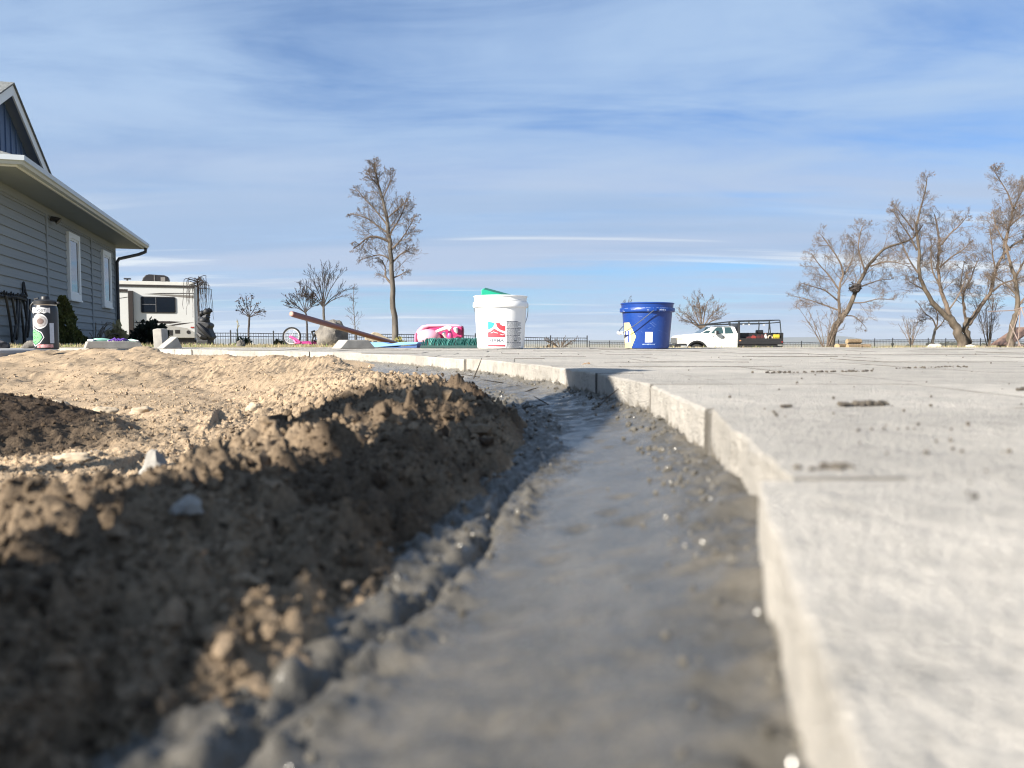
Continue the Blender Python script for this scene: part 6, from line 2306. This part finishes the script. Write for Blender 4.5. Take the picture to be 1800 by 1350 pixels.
def build_bicycle():
    Y = 12.6
    px = Y / FPX
    p = at(513, 606, Y)
    z = gzs(p.x, Y)
    o = thing('childs_bicycle', 'pink child bicycle lying down with its spoked wheel raised left of the boulder', 'bicycle', (p.x, Y, z))
    tyr = mat('tyre', (0.02, 0.02, 0.02), 0.85)
    rimw = mat('rim_white', (.6, .6, .6), .4)
    pk = mat('bike_pink', (.48, .05, .22), .4)
    blk = mat('bike_black', (.02, .02, .02), .5)
    r = 16.0 * px
    c = Vector((0, 0, r * .92))
    ring = lambda rr, y=0: [c + Vector((rr * math.cos(a), y + .10 * math.sin(a) * rr, rr * math.sin(a))) for a in [6.2832 * i / 36 for i in range(37)]]
    w = MB().tube(ring(r * .93), .016, 8, cap=False).build('wheel', tyr, o, smooth=True)
    MB().tube(ring(r * .82), .008, 6, cap=False).build('rim', rimw, w, smooth=True)
    m = MB()
    for i in range(16):
        a = 6.283 * i / 16
        m.tube([c + Vector((0, .02 * (-1) ** i, 0)), c + Vector((r * .82 * math.cos(a), .1 * math.sin(a) * r * .82, r * .82 * math.sin(a)))], .0022, 4, cap=False)
    m.tube([c + Vector((0, -.035, 0)), c + Vector((0, .035, 0))], .014, 8)
    m.build('spokes', rimw, w)
    X = lambda u: (u - 513) * px
    Z = lambda v: HC + (598 - v) * px - z
    m = MB()
    m.tube([c, (X(522), -.05, Z(603)), (X(530), -.06, Z(603)), (X(548), -.02, Z(604))], .017, 8)
    m.tube([(X(530), -.06, Z(602)), (X(541), .0, Z(601.5)), (X(556), .06, Z(602.5))], .017, 8)
    m.tube([(X(532), -.05, Z(603.5)), (X(544), .02, Z(604.5)), (X(560), .07, Z(603.5))], .014, 8)
    m.build('frame', pk, o, smooth=True)
    MB().tube([c + Vector((-.02, -.04, .0)), c + Vector((.09, -.06, -.05)), (X(530), -.07, Z(602.5))], .02, 8).build('fork', pk, o, smooth=True)
    m = MB()
    m.tube([(X(547), 0, Z(603)), (X(551), 0, Z(592)), (X(548.5), 0, Z(583)), (X(552), .04, Z(582))], [.014, .014, .016, .018], 8)
    m.ball((X(557), .03, Z(587)), (.055, .05, .03), 10, 8)
    m.tube([(X(550), .0, Z(592)), (X(556), .03, Z(588))], .012, 6)
    m.build('handlebar', blk, o, smooth=True)
    MB().ball((X(562), .05, Z(599)), (.12, .05, .025), 12, 8).build('saddle', blk, o, smooth=True)


# ------------------------------------------------------------------ far land and air
def build_far():
    hm = mat('far_hill', (0.13, 0.125, 0.085), 0.95, (0.08, 0.085, 0.055), .002, .8, spec=.1)
    # ridge of low hills: a real strip of terrain rising and falling again behind
    n, k = 260, 9
    us = np.linspace(-1800, 3600, n)
    prof = np.array([0, .25, .55, .85, 1.0, .85, .6, .3, 0])
    V = []
    for u in us:
        a = (u - 900) / FPX
        h = 20 + 40 * (0.5 + 0.5 * float(fbm(np.array([u * .006]), np.array([3.3]), 4, 8)[0])) + 78 * math.exp(-((u - 1475) / 38) ** 2) + 48 * math.exp(-((u - 1400) / 60) ** 2)+ 40 * math.exp(-((u - 300) / 260) ** 2)
        for j in range(k):
            Y = 13500 + j * 450
            V.append((a * Y, Y, -64 + (h + 26) * prof[j]))
    V = np.array(V)
    I = (np.arange(n - 1)[:, None] * k + np.arange(k - 1)[None, :])
    F = np.stack([I, I + 1, I + k + 1, I + k], -1).reshape(-1, 4)
    kind(np_mesh('hills', V, F, hm), 'structure')
    # a distant shelter belt of trees at right
    rg = random.Random(3)
    m = MB()
    for q in range(46):
        u = rg.uniform(1560, 1960)
        Y = rg.uniform(1100, 1500)
        x = (u - 900) / FPX * Y
        z = gzs(x, Y)
        h = rg.uniform(2.5, 5.5)
        w = rg.uniform(3, 8)
        m.ball((x, Y, z + h * .5), (w, w * .6, h * .62), 9, 6, jit=.22, seed=q)
    o = m.build('far_trees', mat('far_tree', (.05, .052, .035), .95), fix=False)
    kind(o, 'stuff')
    bx = MB().bb(-26000, 26000, -90, 21500, -110, 170)
    bx_o = bx.build('haze', bpy.data.materials.new('haze_air'))
    mm = bx_o.data.materials[0]
    mm.use_nodes = True
    g = G(mm.node_tree)
    g.n.clear()
    out = g.node('ShaderNodeOutputMaterial')
    pv = g.node('ShaderNodeVolumePrincipled')
    pv.inputs['Color'].default_value = (.86, .92, 1.0, 1)
    pv.inputs['Density'].default_value = 5.5e-5
    pv.inputs['Anisotropy'].default_value = .2
    g.l.new(pv.outputs[0], out.inputs['Volume'])
    kind(bx_o, 'stuff')


# ------------------------------------------------------------------ small things round the trench
def build_small():
    # unseen trestle bench added left of the lens: its board throws the wide shadow over the bank and the trench
    wd = mat('shadow_bench_wood', (0.40, 0.29, 0.17), 0.75, (0.28, 0.2, 0.11), 4, .7, stretch=(1, 8, 8))
    zc = .60
    disp = Vector((-sx / sz, -sy / sz, 0)) * (zc + .10)
    # plan of the two planks: shadow edge lines on the level of the paving, carried back up the sunlight
    A0, A1 = Vector((.22, 1.385, 0)), Vector((-.34, -.44, 0))       # right edge of the right plank
    B0, B1 = Vector((.085, 1.40, 0)), Vector((-.56, .44, 0))        # left edge of the left plank
    ctr = (A0 + A1) / 2 - disp + Vector((-.12, 0, 0))
    o = thing('shadow_bench', 'wooden plank bench on splayed legs standing left of the dug bed', 'bench', (ctr.x, ctr.y, -.10))
    def plank(P0, P1, side, w, z0, cut0=0.0):
        d = (P1 - P0).normalized()
        n = Vector((-d.y, d.x, 0)) * side
        poly = [P0, P1 + d * .35, P1 + d * .35 + n * w, P0 + n * w]
        poly = [p_ - disp - ctr for p_ in poly]
        MB().prism([(p_.x, p_.y) for p_ in poly], z0, z0 + .035, lambda u, v, q: (u, v, q)).build('plank', wd, o, bevel=.004)
    plank(A0, A1, -1, .085, zc + .065 + .10)
    plank(B0, B1, 1, .135, zc + .102 + .10)
    for t_ in (.2, .8):
        c = A0.lerp(A1, t_) - disp - ctr
        MB().bb(c.x - .42, c.x + .0, c.y - .03, c.y + .03, zc + .12, zc + .164).build('trestle_beam', wd, o)
        for dx in (-.38, -.05):
            for dy in (-1, 1):
                MB().tube([(c.x + dx, c.y + dy * .2, -.02), (c.x + dx, c.y + dy * .03, zc + .13)], .018, 4).build('leg', wd, o)
    # stones in the dug bed
    peb = mat('pebble_tan', (0.44, 0.36, 0.26), 0.85, (0.30, 0.24, 0.17), 40, .8, bump=.3, bscale=150)
    peg = mat('pebble_grey', (0.30, 0.285, 0.26), 0.85, (0.2, 0.19, 0.175), 40, .8, bump=.3, bscale=150)
    peo = mat('pebble_rust', (0.40, 0.19, 0.075), 0.8, (0.28, .13, .06), 60, .8)
    spots = [('pale tan rounded stone half buried beside the dark soil heap', 98, 704, 1.62, (.030, .024, .020), peb, 1),
             ('flat pale stone on the levelled soil right of the dark heap', 250, 727, 1.55, (.030, .02, .012), peb, 2),
             ('flat yellowish stone lying at the toe of the dark soil', 185, 729, 1.50, (.024, .02, .011), peb, 3),
             ('small whitish pebble in the shaded edge of the dark soil', 167, 770, 1.12, (.011, .009, .008), peg, 4),
             ('pale flat stone at the near edge of the lit soil', 127, 808, .93, (.022, .015, .009), peb, 5),
             ('grey sharp-edged stone standing up on the crest of the near bank', 270, 742, .80, (.018, .013, .024), peg, 6),
             ('tan lump on the bare soil in front of the far sand mound', 445, 706, 1.70, (.018, .016, .015), peb, 7)]
    for lab, u, v, Y, r, m_, sd in spots:
        p = at(u, v, Y)
        z = soil_point(p.x, Y)
        rock('stone', lab, u, v, Y, r, sd + 40, m_, cat='stone', z=z)
    for lab, u, v, Y, r, m_, sd in (('rust orange pebble on the near bank face', 352, 965, .34, (.006, .006, .005), peo, 1), ('blurred rust pebble at the foot of the near bank', 420, 1277, .215, (.004, .004, .004), peo, 2), ('grey wet clod stuck on the near bank crest', 330, 935, .36, (.008, .006, .006), peg, 3)):
        p = at(u, v, Y)
        z = soil_point(p.x, Y)
        rock('pebble' if sd < 3 else 'clod', lab, u, v, Y, r, sd + 60, m_, cat='pebble' if sd < 3 else 'clod', z=z)
    # dark roots and twigs caught in the mortar and in the soil edge
    tw = mat('root_dark', (0.035, 0.027, 0.02), 0.85)
    rg = random.Random(17)
    spots = []
    for k in range(22):
        s = rg.uniform(.55, 2.1)
        q = rg.choice((rg.uniform(.01, .05), rg.uniform(.03, .17), rg.uniform(.12, .2)))
        spots.append((s, q))
    for i, (s, q) in enumerate(spots):
        p = mortar_point(s, q)
        L = rg.uniform(.012, .035) * (1 + .4 * s)
        a = rg.uniform(0, 6.283)
        e = rg.choice((rg.uniform(-.05, .2), rg.uniform(.5, 1.2))) if i % 3 == 0 else rg.uniform(-.05, .2)
        d = Vector((math.cos(a) * math.cos(e), math.sin(a) * math.cos(e), math.sin(e)))
        b = d.cross(Vector((0, 0, 1))) * L * rg.uniform(-.15, .15)
        pts = [d * (-.004), d * L * .4 + b, d * L * .75 + b * .6, d * L]
        r = rg.uniform(.0007, .0016)
        o = MB().tube(pts, [r, r, r * .8, r * .4], 5).build('twig', tw)
        o.location = p + Vector((0, 0, r))
        tag(o, 'thin dark root fragment stuck in the wet grey mortar', 'twig', 'root fragments in the mortar')
    # crumbs of mortar fallen along the foot of the pavers
    cm = mat('mortar_crumb', (0.115, 0.106, 0.09), .18, (0.08, .074, .064), 80, .7)
    m = MB()
    for k in range(760):
        s = abs(rg.gauss(0, 1)) * 1.0 + .02
        q = abs(rg.gauss(0, .018)) + .003 if rg.random() < .4 else rg.uniform(.105, .185)
        p = mortar_point(s, q)
        r = rg.uniform(.0006, .0024) * min(1.6, .55 + s)
        m.ball((p.x, p.y, p.z + r * .3), r, 6, 4, jit=.3, seed=k)
    kind(m.build('mortar_crumbs', cm, smooth=True, fix=False), 'stuff')
    # dry leaf lying on the paving edge
    p = at(1030, 641, 1.62)
    o = MB().add([(-.008, 0, 0), (0, -.004, .003), (.009, -.002, .001), (.007, .004, .004), (-.003, .005, .002)], [(0, 1, 3, 4), (1, 2, 3)]).build('leaf', mat('leaf_brown', (.30, .17, .07), .8))
    o.location = (p.x, 1.62, .001)
    tag(o, 'small curled brown leaf on the edge of the paving above the shaded trench', 'leaf')
    o.modifiers.new('thickness', 'SOLIDIFY').thickness = .0008
    # dark crumbs lined up as the shade of open joints, plus loose soil specks
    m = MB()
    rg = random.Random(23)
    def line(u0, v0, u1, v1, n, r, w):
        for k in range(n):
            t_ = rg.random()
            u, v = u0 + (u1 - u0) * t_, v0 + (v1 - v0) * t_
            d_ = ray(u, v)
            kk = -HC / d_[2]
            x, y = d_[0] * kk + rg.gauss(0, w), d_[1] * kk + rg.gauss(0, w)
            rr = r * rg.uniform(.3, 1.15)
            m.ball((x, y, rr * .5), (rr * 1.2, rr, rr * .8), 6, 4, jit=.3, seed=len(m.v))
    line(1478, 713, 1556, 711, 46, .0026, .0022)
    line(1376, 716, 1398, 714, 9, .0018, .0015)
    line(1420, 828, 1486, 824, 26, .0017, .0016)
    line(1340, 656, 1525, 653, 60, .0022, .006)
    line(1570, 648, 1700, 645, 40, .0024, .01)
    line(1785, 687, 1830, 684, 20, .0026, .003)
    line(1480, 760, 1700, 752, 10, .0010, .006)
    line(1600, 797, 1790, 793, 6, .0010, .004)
    for k in range(110):
        y = .25 * math.exp(rg.random() * 2.6)
        x = y * rg.uniform(.05, .7)
        if edge_q(np.array([x]), np.array([y]))[0][0] < -.02:
            rr = rg.uniform(.0004, .0012) * (1 + .4 * y)
            m.ball((x, y, rr * .4), rr, 5, 4, jit=.3, seed=k)
    kind(m.build('shade_and_soil_specks', mat('speck_dark', (.045, .038, .032), .95, (.11, .095, .075), 90, .9), smooth=True, fix=False), 'stuff')
build_ground()
build_patio()
build_mortar()
build_soil()
build_house()
build_far()
build_trees()
build_trailer()
build_figure()
build_truck()
build_fences()
build_right_items()
build_buckets()
build_tools()
build_left_items()
build_bicycle()
build_small()
